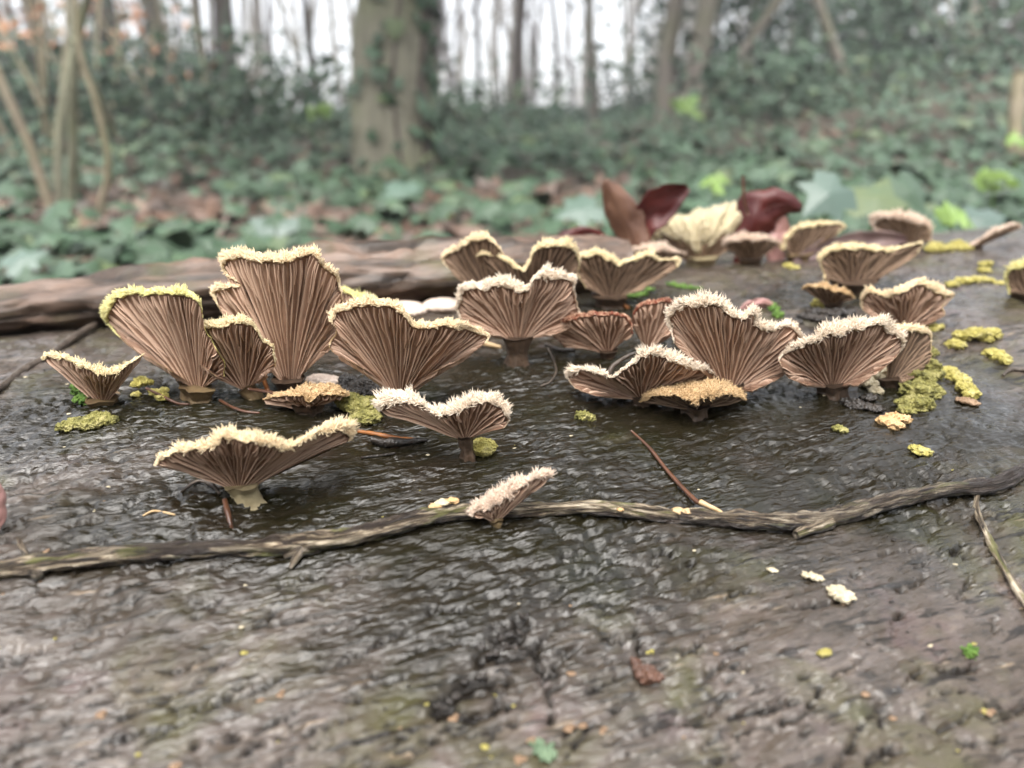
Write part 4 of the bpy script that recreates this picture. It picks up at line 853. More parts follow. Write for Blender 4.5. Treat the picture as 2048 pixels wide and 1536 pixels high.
def long_stick():
    pts = [(-150, 1152, 19), (-60, 1142, 20), (0, 1136, 21), (90, 1124, 20), (190, 1112, 19), (300, 1104, 19), (420, 1096, 18), (540, 1088, 19), (610, 1084, 20), (690, 1072, 19), (770, 1056, 19), (850, 1034, 19), (930, 1024, 17), (1050, 1019, 15), (1200, 1020, 16), (1340, 1026, 17), (1470, 1036, 19), (1580, 1040, 20), (1670, 1028, 20), (1780, 1006, 18), (1880, 990, 17), (1980, 968, 17), (2030, 944, 16), (2090, 915, 15), (2160, 880, 13)]
    P, rr = log_path(pts)
    wet = [0, 0, .2, .5, 0, .1, .3, 0, 0, 0, .2, .5, .8, .85, .6, .85, .9, .95]
    V, F, at = stick_mesh(P, rr * .86, 30, .32, 3, 420, wet)
    root = thing('long_stick', 'long crooked grey stick with flaking bark lying across the log', 'stick', P[12])
    bk_ = part('bark', V, F, M['stick'], root, attrs=at)
    for pl, w_ in (([(612, 1080, 9, 6), (604, 1105, 10, 3), (588, 1122, 8), (580, 1134, 4)], [.3, .3]), ([(640, 1090, 11), (600, 1105, 12), (572, 1112, 8)], [.7, .7]),
                   ([(1660, 1038, 13, 3), (1630, 1052, 13), (1600, 1064, 12), (1590, 1070, 10)], [0, 0]), ([(60, 1110, 5, 16), (48, 1092, 6, 18), (42, 1076, 4, 16)], [.5, .2]),
                   ([(1660, 1020, 8, 8), (1690, 1030, 9, 4), (1720, 1030, 5, 4)], [.2, .5]), ([(70, 1130, 12, 4), (80, 1150, 10), (60, 1156, 7)], [.9, .9])):
        Q, r2 = log_path(pl); V, F, at = stick_mesh(Q, r2, 10, .4, 7, 16, w_)
        part('side_stub', V, F, M['stick'], root, attrs=at)
    for i, (x, y, r_, mt) in enumerate(((885, 1002, 12, 'chip'), (906, 998, 10, 'crumb_tan'), (870, 1010, 10, 'crumb_tan'), (1355, 1014, 10, 'tan_leaf'), (1372, 1018, 8, 'tan_leaf'), (1830, 984, 8, 'stick'), (1240, 1012, 6, 'crumb_tan'), (960, 1014, 7, 'chip'), (1505, 1022, 7, 'needle'))):
        p = on_log(x, y + 26); m = mpp(p); c = p + np.array([0, 0, 26 * m * .95])
        V, F = sphere_blob(c, r_ * m * 1.3, r_ * m, r_ * m * .45, i, .5)
        part('bark_flake', V, F, M[mt if mt != 'stick' else 'dark'], root, bk_)
long_stick()
def simple_twig(name, label, pts, mat, sides=8, jit=.15, n=30, cat='twig', lift=.8):
    P, rr = log_path(pts, lift); V, F, at = stick_mesh(P, rr, sides, jit, 2, n)
    o = link(name, mesh_from(name, V - P[0], F, mat, attrs=at), None, P[0]); return tag(o, label, cat)
simple_twig('peeled_twig', 'cream peeled twig curving down from the long stick at right', [(1952, 978, 6, 6), (1955, 1010, 6), (1963, 1050, 7), (1985, 1095, 7.5), (2012, 1145, 8), (2040, 1190, 9), (2075, 1240, 9)], M['stick'], 9, .35)
simple_twig('dark_twig', 'straight dark twig slanting from the left edge behind the fungi', [(-60, 815, 7), (0, 772, 7), (50, 738, 7.5), (100, 706, 7), (160, 670, 7.5), (215, 640, 6.5), (250, 622, 5)], M['twig_dark'], 9, .12)
simple_twig('pine_needle', 'orange needle propped against the curled fungus', [(536, 780, 4.5, 0), (524, 742, 5, 36), (510, 706, 5, 70), (502, 684, 4.5, 92)], M['needle'], 8, .08, cat='needle')
simple_twig('bent_needle', 'bent black needle stuck in the pierced fungus', [(1214, 756, 4.5, 44), (1218, 738, 5, 58), (1226, 726, 4.5, 68), (1255, 712, 4, 78), (1292, 698, 3, 90)], M['twig_dark'], 8, .06, cat='needle')
simple_twig('grass_stalk', 'orange brown stalk running down onto the long stick', [(1262, 862, 2), (1298, 896, 3.5), (1330, 936, 4), (1362, 970, 4.5, 4), (1396, 1000, 5, 14), (1412, 1006, 6, 16)], M['needle_dark'], 8, .1, cat='stalk')
simple_twig('grass_stalk', 'pale split stalk end lying on the long stick', [(1398, 998, 6, 18), (1420, 1010, 5, 18), (1438, 1020, 4, 16), (1450, 1032, 4, 8)], M['tan_leaf'], 8, .1, cat='stalk')
simple_twig('pine_needle', 'reddish needle below the pale foot of the front fan', [(450, 1000, 5), (456, 1022, 6), (462, 1048, 4), (465, 1056, 2)], M['needle_dark'], 8, .1, cat='needle')
simple_twig('pine_needle', 'orange and black needle between the front fans', [(716, 862, 4), (760, 868, 5), (800, 876, 6), (830, 882, 4)], M['needle'], 8, .15, cat='needle')
simple_twig('splinter', 'black splinter under the orange needle between the front fans', [(745, 878, 8), (775, 886, 10), (815, 886, 7), (855, 882, 3)], M['dark'], 8, .35, cat='splinter')
simple_twig('splinter', 'short black splinter left of the white-haired fan', [(722, 914, 2.5), (760, 910, 3), (790, 904, 2)], M['dark'], 6, .2, cat='splinter')
simple_twig('pine_needle', 'tan needle just behind the notched fan tip', [(955, 686, 5), (975, 692, 6), (1002, 698, 4)], M['tan_leaf'], 8, .1, cat='needle')
simple_twig('splinter', 'black splinter beside the dark stem of the heart-shaped fan', [(1092, 686, 5), (1120, 696, 6), (1150, 702, 4)], M['dark'], 8, .2, cat='splinter')
simple_twig('pine_needle', 'thin dark needle across the withered tan cap', [(500, 778, 3, 22), (545, 784, 4, 26), (600, 802, 4, 24), (640, 806, 3, 22)], M['needle_dark'], 8, .1, cat='needle')
simple_twig('pine_needle', 'thin black needle in front of the yellow-fringed fan', [(295, 775, 3, 14), (325, 792, 3, 6), (355, 806, 3), (380, 812, 2)], M['needle_dark'], 8, .1, cat='needle')
simple_twig('pine_needle', 'thin black needle behind the flat withered cap', [(440, 800, 3), (465, 815, 3), (492, 826, 3), (520, 826, 2)], M['needle_dark'], 8, .1, cat='needle')
simple_twig('pine_needle', 'brown needle lying on the yellow-green fringe', [(254, 574, 3.5, 58), (266, 578, 4.5, 58), (280, 586, 4, 56)], M['needle'], 8, .1, cat='needle')
simple_twig('pine_needle', 'orange needle behind the curled red-rimmed fungus', [(1222, 604, 4), (1240, 610, 4), (1258, 616, 2.5)], M['needle'], 8, .1, cat='needle')
simple_twig('root_hair', 'thin dark root hair looping on bark beside the pierced fungus', [(1096, 700, 2, 2), (1108, 720, 2), (1112, 744, 2.4), (1100, 764, 2), (1080, 775, 2)], M['twig_dark'], 6, .1, cat='twig')
simple_twig('root_hair', 'thin pale root hair on the bark left of the stick', [(285, 1028, 2), (310, 1024, 2.5), (350, 1028, 2)], M['tan_leaf'], 6, .1, cat='twig')
simple_twig('twig_fork', 'small dark forked twig left of the front fan foot', [(362, 985, 2), (395, 962, 3.5), (425, 970, 4), (440, 988, 5)], M['twig_dark'], 6, .3, cat='twig')
simple_twig('twig_fork', 'small dark forked twig at the far right of the bark', [(2005, 750, 3), (2022, 738, 5), (2060, 742, 4)], M['twig_dark'], 6, .3, cat='twig')

# --- broad dead leaves
def leaf_sheet(name, label, pts, Y, mat, cup=0.15, cat='leaf', th=0.0004, along=(0, 0), stalk=None, group=None, seed=0):
    """pts: (x, y, half width px, depth m) along the midrib; bends across it by cup"""
    S = spline(np.array([(q[0], q[1], q[2], q[3] if len(q) > 3 else 0) for q in pts], float), 26)
    T = np.gradient(S[:, :2], axis=0); T /= np.linalg.norm(T, axis=1)[:, None]
    Nn = np.stack([-T[:, 1], T[:, 0]], 1)
    v = np.linspace(-1, 1, 13)
    hw = S[:, 2][:, None] * (1 + .38 * fbm(np.arange(26)[:, None] / 3.5 + 0 * v, np.sign(v)[None] * 3 + seed + 0 * S[:, :1], 3, 2))
    px = S[:, 0:1] + Nn[:, 0:1] * v[None] * hw; py = S[:, 1:2] + Nn[:, 1:2] * v[None] * hw
    m = Y / FPX
    dep = S[:, 3:4] + cup * (v[None] ** 2) * hw * m + .45 * hw * m * fbm(np.arange(26)[:, None] / 6 + 0 * v, v[None] * 1.5 + seed, 9, 2)
    Fv = at_y(px, py, Y + dep); Bv = at_y(px, py, Y + dep + th)
    n = 26 * 13; F = grid_faces(26, 13).tolist(); F2 = [[q + n for q in f][::-1] for f in F]
    edge = []
    loop = [i * 13 for i in range(26)] + [25 * 13 + j for j in range(1, 13)] + [i * 13 + 12 for i in range(24, -1, -1)] + [j for j in range(11, 0, -1)]
    for a, b in zip(loop, loop[1:] + loop[:1]): edge.append([a, b, b + n, a + n])
    V = np.vstack([Fv.reshape(-1, 3), Bv.reshape(-1, 3)]); base = V[0].copy()
    root = thing(name, label, cat, base, group)
    bl_ = part('blade', V, F + F2 + edge, mat, root, attrs={'shade': np.full(len(V), .5)})
    # midrib
    mid = at_y(S[:, 0], S[:, 1], Y + S[:, 3] - 0.0003)
    Vt, Ft = tube(mid, np.linspace(1.6, .5, 26) * m, 6); part('midrib', Vt, Ft, mat, root, bl_)
    if stalk is not None:
        Q = np.array([at_y(a, b, Y + c) for a, b, c in stalk]); Vt, Ft = tube(spline(Q, 14), 3.2 * m, 7); part('stalk', Vt, Ft, M['needle_dark'], root)
    return root
def ylog(px, py): return float(on_log(px, py)[1])
yl = ylog(1270, 548)
leaf_sheet('dead_leaf', 'upright brown curled leaf left of the pale upturned fungus', [(1285, 545, 14), (1270, 480, 30), (1245, 430, 34), (1222, 385, 22), (1212, 358, 5)], yl + .006, M['leaf_brown'], .5, seed=1)
leaf_sheet('dead_leaf', 'dark red leaf leaning up behind the brown curled leaf', [(1262, 545, 14), (1275, 470, 28), (1300, 425, 34), (1340, 395, 28), (1376, 374, 7)], yl + .011, M['leaf_red'], -.4, seed=2)
leaf_sheet('dead_leaf', 'big dark red leaf leaning behind the top-shaped pink fungus', [(1480, 540, 12), (1496, 478, 34), (1522, 428, 46), (1566, 408, 34), (1604, 416, 7)], ylog(1500, 535) + .02, M['leaf_red'], .5, seed=3, stalk=[(1496, 430, -.002), (1488, 396, -.003), (1486, 350, -.002)])
leaf_sheet('dead_leaf', 'pink fold of dead leaf against the arched fungus', [(1550, 530, 12), (1556, 490, 26), (1562, 460, 22), (1566, 432, 6)], ylog(1550, 525) + .008, M['leaf_pink'], .3, seed=4)
leaf_sheet('dead_leaf', 'mauve wet dead leaf lying flat on the bark between two back fans', [(1584, 526, 4, -.004), (1630, 506, 15, 0), (1690, 488, 20, .008), (1760, 478, 20, .012), (1815, 480, 6, .014)], ylog(1620, 520), M['leaf_mauve'], -.3, seed=5)
leaf_sheet('dead_leaf', 'salmon pink leaf cut off by the left end of the bark', [(-30, 1090, 10), (-18, 1050, 22), (-12, 1010, 24), (-16, 970, 14), (-30, 945, 4)], ylog(5, 1085), M['leaf_pink'], .3, seed=6)
leaf_sheet('dead_leaf', 'crimson scrap of leaf lying behind the ruffled fan', [(1480, 625, 6), (1500, 612, 10), (1530, 606, 8), (1550, 615, 3)], ylog(1500, 620), M['leaf_pink'], .2, seed=7)
leaf_sheet('dead_leaf', 'dark red leaf scrap between the rotten branch and the back cluster', [(1090, 500, 8), (1130, 478, 16), (1180, 470, 14), (1215, 478, 5)], ylog(1130, 548) + .015, M['leaf_red'], .3, seed=8)

# ------------------------------------------------------------------ forest behind
def col_x(px, d): return (px - 1024) / FPX / 1.055 * d
IVY_T = np.array([(0, -.35, 0), (.20, -.50, -.03), (.50, -.30, -.08), (.34, -.05, -.03), (.52, .16, -.08), (.22, .22, -.02), (0, .62, -.05), (-.22, .22, -.02), (-.52, .16, -.08), (-.34, -.05, -.03), (-.50, -.30, -.08), (-.20, -.50, -.03), (0, 0, .05)], float)
IVY_F = [[i, (i + 1) % 12, 12] for i in range(12)]
OV_T = np.array([(0, -.5, 0), (.24, -.15, -.05), (.22, .2, -.05), (0, .55, .0), (-.22, .2, -.05), (-.24, -.15, -.05), (0, 0, .04)], float)
OV_F = [[i, (i + 1) % 6, 6] for i in range(6)]
def leaf_cloud(P, N, size, r, tmpl='oval', flat=1.0):
    T_, F_ = (IVY_T, IVY_F) if tmpl == 'ivy' else (OV_T, OV_F)
    n = len(P); N = N / (np.linalg.norm(N, axis=1)[:, None] + 1e-9)
    q = r.normal(0, 1, (n, 3)); X = np.cross(q, N); X /= np.linalg.norm(X, axis=1)[:, None] + 1e-9; Yv = np.cross(N, X)
    cur = r.uniform(.4, 1.8, n) * flat
    t = T_[None] * np.stack([np.ones(n) * 1, np.ones(n), cur * 1.6], 1)[:, None]
    V = P[:, None] + size[:, None, None] * (t[..., 0:1] * X[:, None] + t[..., 1:2] * Yv[:, None] + t[..., 2:3] * N[:, None])
    k = len(T_); F = (np.arange(n) * k)[:, None, None] + np.array(F_)[None]
    sh = np.repeat(np.clip(r.normal(.4, .22, n), 0, 1), k)
    return V.reshape(-1, 3), F.reshape(-1, 3), sh
gr = np.random.default_rng(77)
def cover(name, label, cat, n, y0, y1, mat, tmpl, s0, s1, hmax, patch_seed, inv, mask_th=0.0):
    y = np.exp(gr.uniform(math.log(y0), math.log(y1), n)); x = gr.uniform(-1, 1, n) * (1.25 * y + .7)
    pt = fbm(x * 1.9 + 4, y * 1.9, patch_seed, 3) * inv
    keep = pt + gr.normal(0, .16, n) > mask_th
    x, y = x[keep], y[keep]; n = len(x)
    q = y - .325 * np.clip(x, -1.5, 2.5)
    ok = q > 0.66; x, y = x[ok], y[ok]; n = len(x)
    z = gz(x, y) + gr.random(n) ** 1.5 * hmax * np.clip(y / 2.2, .35, 1.6) + .004
    N = np.stack([gr.normal(0, .42, n), gr.normal(-.25, .42, n), np.ones(n)], 1)
    size = gr.uniform(s0, s1, n) * (1 + np.clip(y - 4, 0, 20) * .05)
    V, F, sh = leaf_cloud(np.stack([x, y, z], 1), N, size, gr, tmpl)
    o = link(name, mesh_from(name, V, F, mat, attrs={'shade': sh}, smooth=False)); tag(o, label, cat); o['kind'] = 'stuff'
cover('ivy_ground_cover', 'carpet of dull green ivy over the forest floor', 'ivy', 27000, .75, 16, M['ivy'], 'ivy', .032, .062, .09, 55, 1, -.08)
cover('leaf_litter', 'brown and reddish dead leaves between the ivy', 'leaf litter', 8500, .75, 14, M['litter'], 'oval', .05, .095, .02, 55, -1, .02)
cover('bramble_leaves', 'loose low bramble foliage further up the slope', 'undergrowth', 5000, 2.5, 14, M['evergreen'], 'oval', .05, .09, .32, 63, 1, .02)

# single ivy leaves and dead leaves near the log
for i in range(80):
    y = gr.uniform(.80, 2.0); x = gr.uniform(-.85, .85) * y
    if y - .325 * x < .68: y = .72 + .325 * x + gr.uniform(0, .3)
    dead = i % 3 == 0
    s_ = gr.uniform(.035, .062) * (1 if not dead else 1.1)
    z = float(gz(x, y)); h = gr.uniform(.015, .07) if not dead else .008
    N = np.array([[gr.normal(0, .35), gr.normal(-.35, .35), 1.0]])
    V, F, sh = leaf_cloud(np.array([[x, y, z + h]]), N, np.array([s_]), gr, 'oval' if dead else 'ivy')
    Vt, Ft = tube(np.array([[x, y + .01, z - .01], [x, y + .004, z + h * .5], [x, y, z + h]]), .0012, 5)
    Va, Fa = merge([(V, F.tolist()), (Vt, Ft)])
    nm = 'dead_leaf' if dead else 'ivy_leaf'
    o = link(nm, mesh_from(nm, Va - np.array([x, y, z]), Fa, M['litter'] if dead else M['ivy'], smooth=False, attrs={'shade': np.full(len(Va), gr.uniform(.2, .9))}), None, (x, y, z))
    if dead: tag(o, 'brown dead leaf lying among the ivy behind the log', 'leaf', 'dead leaves behind the log')
    else: tag(o, 'glossy green ivy leaf raised on its stalk behind the log', 'leaf', 'ivy leaves behind the log')
def big_leaf(label, x, y, wpx, d, mat, tmpl, N=(0, -.6, .8), name='broad_leaf', group=None, shade=.5, seed=0):
    r = np.random.default_rng(seed + 900)
    c = at_y(np.array(x), np.array(y), np.array(d)); s_ = wpx * d / FPX
    V, F, sh = leaf_cloud(c[None], np.array([N], float), np.array([s_]), r, 'ivy', .45)
    g = np.array([c[0], c[1] + .02, float(gz(c[0], c[1] + .02)) - .01])
    root = thing(name, label, 'leaf', g, group)
    part('blade', V, F, mat, root, smooth=False, attrs={'shade': np.full(len(V), shade)})
    Vt, Ft = tube(spline(np.array([g, .5 * (g + c) + np.array([.006, .01, .01]), c]), 10), .0013, 6); part('stalk', Vt, Ft, M['moss'], root)
for a in ((('large blue-green leaf standing behind the arched fungus'), 1655, 392, 118, .62, 'bluegreen', 'oval', (.1, -.75, .6), .5, 1),
          (('wide mid-green leaf left of the thick-rimmed brown fungus'), 1755, 400, 120, .66, 'ivy', 'ivy', (-.1, -.6, .7), .8, 2),
          (('darker green leaf overlapping the wide mid-green one'), 1820, 385, 100, .70, 'ivy', 'ivy', (.2, -.7, .6), .4, 3),
          (('pale blue-green leaf in the ivy left of the brown curled leaf'), 1160, 420, 90, .95, 'bluegreen', 'ivy', (0, -.6, .8), .6, 4),
          (('pale green leaf in the ivy above the tallest fan'), 545, 455, 95, 1.05, 'bluegreen', 'ivy', (0, -.7, .7), .4, 5),
          (('pale ivy leaf low at the left end of the rotten branch'), 45, 520, 85, .8, 'bluegreen', 'ivy', (0, -.5, .8), .7, 6),
          (('glossy leaf at the foot of the ivy-clad tree'), 800, 385, 80, 1.5, 'bluegreen', 'oval', (0, -.5, .8), .8, 7),
          (('blue-green leaf behind the dark red leaf'), 1440, 430, 80, .75, 'bluegreen', 'oval', (0, -.6, .7), .6, 8),
          (('blue-green leaf right of the bright seedling'), 1960, 440, 110, .72, 'bluegreen', 'ivy', (0, -.5, .8), .3, 9)):
    big_leaf(a[0], a[1], a[2], a[3], a[4], M[a[5]], a[6], a[7], shade=a[8], seed=a[9])
def seedling(label, x, y, wpx, d, seed, n=4):
    r = np.random.default_rng(seed); c = at_y(np.array(x), np.array(y), np.array(d)); s_ = wpx * d / FPX
    g = np.array([c[0], c[1], float(gz(c[0], c[1])) - .01]); root = thing('seedling', label, 'plant', g, None)
    Vt, Ft = tube(spline(np.array([g, .5 * (g + c) + np.array([.004, 0, 0]), c]), 8), .0012, 6); part('stem', Vt, Ft, M['moss'], root)
    for k in range(n):
        a = k * 2.4 + r.uniform(0, 1); off = np.array([math.cos(a) * .55, math.sin(a) * .4 - .2, r.uniform(-.2, .5)]) * s_ * .6
        V, F, sh = leaf_cloud((c + off)[None], np.array([[math.cos(a) * .5, -.6, .7]]), np.array([s_ * r.uniform(.6, .9)]), r, 'oval')
        part('leaf', V, F, M['brightleaf'], root, smooth=False, attrs={'shade': np.full(len(V), r.uniform(.3, .9))})
seedling('bright lime seedling between the two dark red leaves', 1430, 372, 55, .8, 1)
seedling('bright green seedling right of the thick-rimmed brown fungus', 1905, 435, 75, .62, 2, 5)
seedling('upright fresh green seedling above the bare bark at right', 1990, 360, 80, .85, 3, 5)
seedling('lime green leaf cluster under the pale post', 2036, 290, 50, 1.6, 4, 3)
seedling('pale green sprout on the slope below the grey twin trunks', 1372, 216, 60, 3.2, 5, 5)
seedling('yellow-green sprout by the foot of the ivy-clad tree', 885, 425, 45, 1.5, 6, 4)
seedling('yellow-green sprout in the left undergrowth', 640, 230, 50, 3.0, 7, 6)

def tree(label, pb, d, dia, pt=None, mat='tb_grey', height=7.0, seed=0, group=None, name='tree', limbs=7, ivy=0, first=2.4, leafy=0):
    r = np.random.default_rng(seed + 500)
    if pt is None: pt = pb
    xb, xt = col_x(pb, d), col_x(pt, d) ; z0 = float(gz(xb, d)); zt = CAM[2] + d * math.tan(R_(7.9))
    lx = (xt - xb) / max(zt - z0, .4); rad = dia * d / FPX / 1.055 / 2
    hs_ = np.linspace(0, height, 16)
    wob = rad * 1.3
    path = np.stack([xb + lx * np.minimum(hs_, zt - z0 + .5) + lx * .4 * np.maximum(hs_ - (zt - z0 + .5), 0) + wob * vnoise(hs_ * .8, hs_ * 0 + seed, 3) * np.clip(hs_, 0, 1),
                     d + wob * vnoise(hs_ * .8, hs_ * 0 + seed + 9, 4) * np.clip(hs_, 0, 1), z0 - .08 + hs_], 1)
    rr = rad * (1.0 - .8 * (hs_ / height)) * (1 + .45 * np.exp(-hs_ / (rad * 3 + .05)))
    S = spline(np.c_[path, rr], 40)
    root = thing(name, label, 'tree', path[0], group)
    V, F = tube(S[:, :3], S[:, 3], 20 if d < 4 else 8, .05 if d < 4 else .12, seed); part('trunk', V, F, M[mat], root)
    ps = []
    for i in range(limbs):
        h = first + (height - first - .3) * (i + r.random()) / limbs
        j = np.searchsorted(hs_, h); j = min(j, 15); b0 = path[j]
        a = r.uniform(0, 6.28); L = (height - h) * .45 + .5
        dirv = np.array([math.cos(a), math.sin(a), .8]); dirv /= np.linalg.norm(dirv)
        Q = np.array([b0, b0 + dirv * L * .5 + np.array([0, 0, .05 * L]), b0 + dirv * L + np.array([0, 0, .25 * L])])
        ps.append(tube(spline(Q, 7), np.linspace(rr[j] * .5, .004, 7), 5))
        for k in range(4):
            q = Q[1] + (Q[2] - Q[1]) * r.random(); dv = dirv * .6 + r.normal(0, .5, 3); dv[2] = abs(dv[2])
            ps.append(tube(np.array([q, q + dv * L * .22, q + dv * L * .42 + np.array([0, 0, .08])]), np.linspace(rr[j] * .16 + .003, .002, 3), 4))
    V, F = merge(ps); part('crown', V, F, M[mat], root)
    if leafy:                                                   # unseen evergreen top, added to block sky light and darken reflections
        n = leafy; zl = zt - z0 + .25; h = zl + (height - zl) * r.random(n); a = r.uniform(0, 6.283, n)
        q = (h - zl) / (height - zl); wd = (1.15 + .25 * np.sin(a * 2 + q * 7 + seed)) * np.sqrt(r.random(n)) * np.sin(np.pi * np.clip(q * .85 + .13, 0, 1)) ** .6
        P = np.stack([np.interp(h, hs_, path[:, 0]) + np.cos(a) * wd, np.interp(h, hs_, path[:, 1]) + np.sin(a) * wd, z0 + h], 1)
        V, F, sh = leaf_cloud(P, r.normal(0, .6, (n, 3)) + np.array([0, 0, .6]), r.uniform(.12, .22, n), r, 'oval')
        o = part('foliage', V, F, M['evergreen'], root, smooth=False, attrs={'shade': sh}); o['kind'] = 'stuff'
    if ivy:
        n = ivy; hh = r.random(n) ** .8 * 2.6; a = r.normal(.35, 1.15, n)                     # mostly on its right side
        xs = np.interp(hh, hs_, path[:, 0]); ys = np.interp(hh, hs_, path[:, 1]); rk = np.interp(hh, hs_, rr) * r.uniform(1.0, 1.22, n)
        dirs = np.stack([np.cos(a), -np.sin(a) * .9 - .1, r.uniform(-.1, .5, n)], 1)
        P = np.stack([xs + np.cos(a) * rk, ys - np.sin(a) * rk, path[0, 2] + hh], 1)
        iv = thing('climbing_ivy', 'dark ivy climbing the right side of the thick tree', 'ivy', path[0])
        V, F, sh = leaf_cloud(P, dirs + r.normal(0, .35, (n, 3)), r.uniform(.035, .065, n), r, 'ivy')
        o = part('leaves', V, F, M['ivy'], iv, smooth=False, attrs={'shade': sh}); o['kind'] = 'stuff'
        for k in range(4):
            a0 = r.uniform(-.3, 1.2); h_ = np.linspace(0, 2.4, 14); aa = a0 + .4 * np.sin(h_ * 2 + k)
            Q = np.stack([np.interp(h_, hs_, path[:, 0]) + np.cos(aa) * np.interp(h_, hs_, rr) * 1.02, np.interp(h_, hs_, path[:, 1]) - np.sin(aa) * np.interp(h_, hs_, rr) * 1.02, path[0, 2] + h_], 1)
            V, F = tube(Q, .006, 6); part('stem', V, F, M['tb_brown'], iv)
    return root
tree('thick mossy tree trunk partly clad in ivy, standing nearest behind the log', 800, 2.5, 138, 796, 'tb_moss', 6.0, 1, ivy=420, leafy=2500)
G1 = 'bare trees of the far wood'
for i, (lb, pb, d, dia, pt, mt) in enumerate((
    ('dark brown trunk above the hazel bush', 262, 5.5, 52, 256, 'tb_brown'), ('grey trunk just right of the dark brown one', 352, 6.5, 40, 350, 'tb_grey'),
    ('reddish brown trunk left of the open sky', 476, 6.5, 44, 468, 'tb_brown'), ('broad dark trunk at the left border behind the hazel', 15, 6, 60, 5, 'tb_brown'),
    ('brown trunk between hazel stems and the left border', 88, 8, 34, 96, 'tb_brown'), ('thin dark trunk crossing the open sky left of the thick tree', 640, 9, 17, 637, 'tb_brown'),
    ('slim dark trunk leaning right in the open sky', 1032, 8, 26, 1050, 'tb_brown'), ('slim pale trunk right of the open sky gap', 1184, 9, 20, 1182, 'tb_grey'),
    ('left of the twin grey trunks on the slope', 1338, 5.6, 38, 1322, 'tb_grey'), ('right of the twin grey trunks on the slope', 1376, 5.4, 42, 1384, 'tb_grey'),
    ('limb-like grey trunk slanting right from the twin trunks', 1372, 5.3, 22, 1510, 'tb_grey'), ('thin stem behind the twin trunks', 1494, 8, 20, 1486, 'tb_grey'),
    ('thin brown stem on the ivy slope', 1545, 9, 18, 1522, 'tb_brown'), ('thin grey trunk slanting left on the ivy slope', 1716, 4.8, 20, 1622, 'tb_grey'),
    ('dark trunk behind the evergreen mass on the slope', 1765, 9, 34, 1762, 'tb_brown'), ('brown trunk near the right border', 1948, 8, 38, 1944, 'tb_brown'),
    ('slender dark pole-like trunk by the right border', 1992, 9, 14, 1992, 'tb_brown'), ('dark trunk at the right border behind the pale post', 2045, 7, 40, 2052, 'tb_brown'),
    ('grey trunk above the left undergrowth', 425, 9, 24, 432, 'tb_grey'), ('dark thin trunk left of the reddish brown one', 180, 9, 26, 188, 'tb_brown'),
    ('slim trunk close right of the thick tree', 872, 8, 22, 868, 'tb_brown'), ('slim trunk in the middle of the open sky', 960, 11, 12, 955, 'tb_brown'))):
    if 'trunk' not in lb and 'stem' not in lb: lb = 'trunk'
    if lb.startswith(('left of', 'right of')): lb = {'l': 'darker left one', 'r': 'lighter right one'}[lb[0]] + ' of the twin grey trunks on the slope'
    tree(lb, pb, d, dia, pt, mt, 7.5, 10 + i, G1, limbs=6, leafy=900 if i in (0, 3, 5, 6, 7, 9, 19, 20, 21) else 0)
fr2 = np.random.default_rng(8)
k = 0
while k < 110:
    px = fr2.uniform(-200, 2250); d = fr2.uniform(11, 30)
    if (520 < px < 725 or 880 < px < 1290) and fr2.random() < .35: continue
    dia = fr2.uniform(5, 15)
    tree('slender bare tree standing far back in the wood', px, d, dia, px + fr2.uniform(-25, 25), ['tb_brown', 'tb_grey'][k % 2], fr2.uniform(7, 11), 100 + k, 'slender trees far back in the wood', limbs=5, first=1.6)
    k += 1

def shrub(label, px, d, hgt, wid, nleaf, mat, s_, seed, stemmat='tb_brown', tmpl='oval', group=None, name='shrub', nst=8, low=.1):
    r = np.random.default_rng(seed + 1500); x0 = col_x(px, d); z0 = float(gz(x0, d))
    root = thing(name, label, 'shrub', (x0, d, z0), group)
    ps = []; tips = []
    for i in range(nst):
        a = r.uniform(0, 6.28); q = r.uniform(.3, 1)
        top = np.array([x0 + math.cos(a) * wid * .5 * q, d + math.sin(a) * wid * .4 * q, z0 + hgt * r.uniform(.6, 1)])
        b0 = np.array([x0 + r.normal(0, .04), d + r.normal(0, .04), z0 - .05])
        Q = spline(np.array([b0, b0 * .55 + top * .45 + r.normal(0, .06, 3), top]), 9); tips.append(Q)
        ps.append(tube(Q, np.linspace(.011, .003, 9), 5))
    V, F = merge(ps); part('stems', V, F, M[stemmat], root)
    T = np.concatenate(tips)
    P = T[r.integers(0, len(T), nleaf)] + r.normal(0, 1, (nleaf, 3)) * np.array([wid * .17, wid * .15, hgt * .12])
    P = P[P[:, 2] > z0 + low * hgt]; n = len(P)
    V, F, sh = leaf_cloud(P, r.normal(0, .6, (n, 3)) + np.array([0, -.3, .7]), r.uniform(.7, 1.3, n) * s_, r, tmpl)
    o = part('foliage', V, F, M[mat], root, smooth=False, attrs={'shade': sh}); o['kind'] = 'stuff'
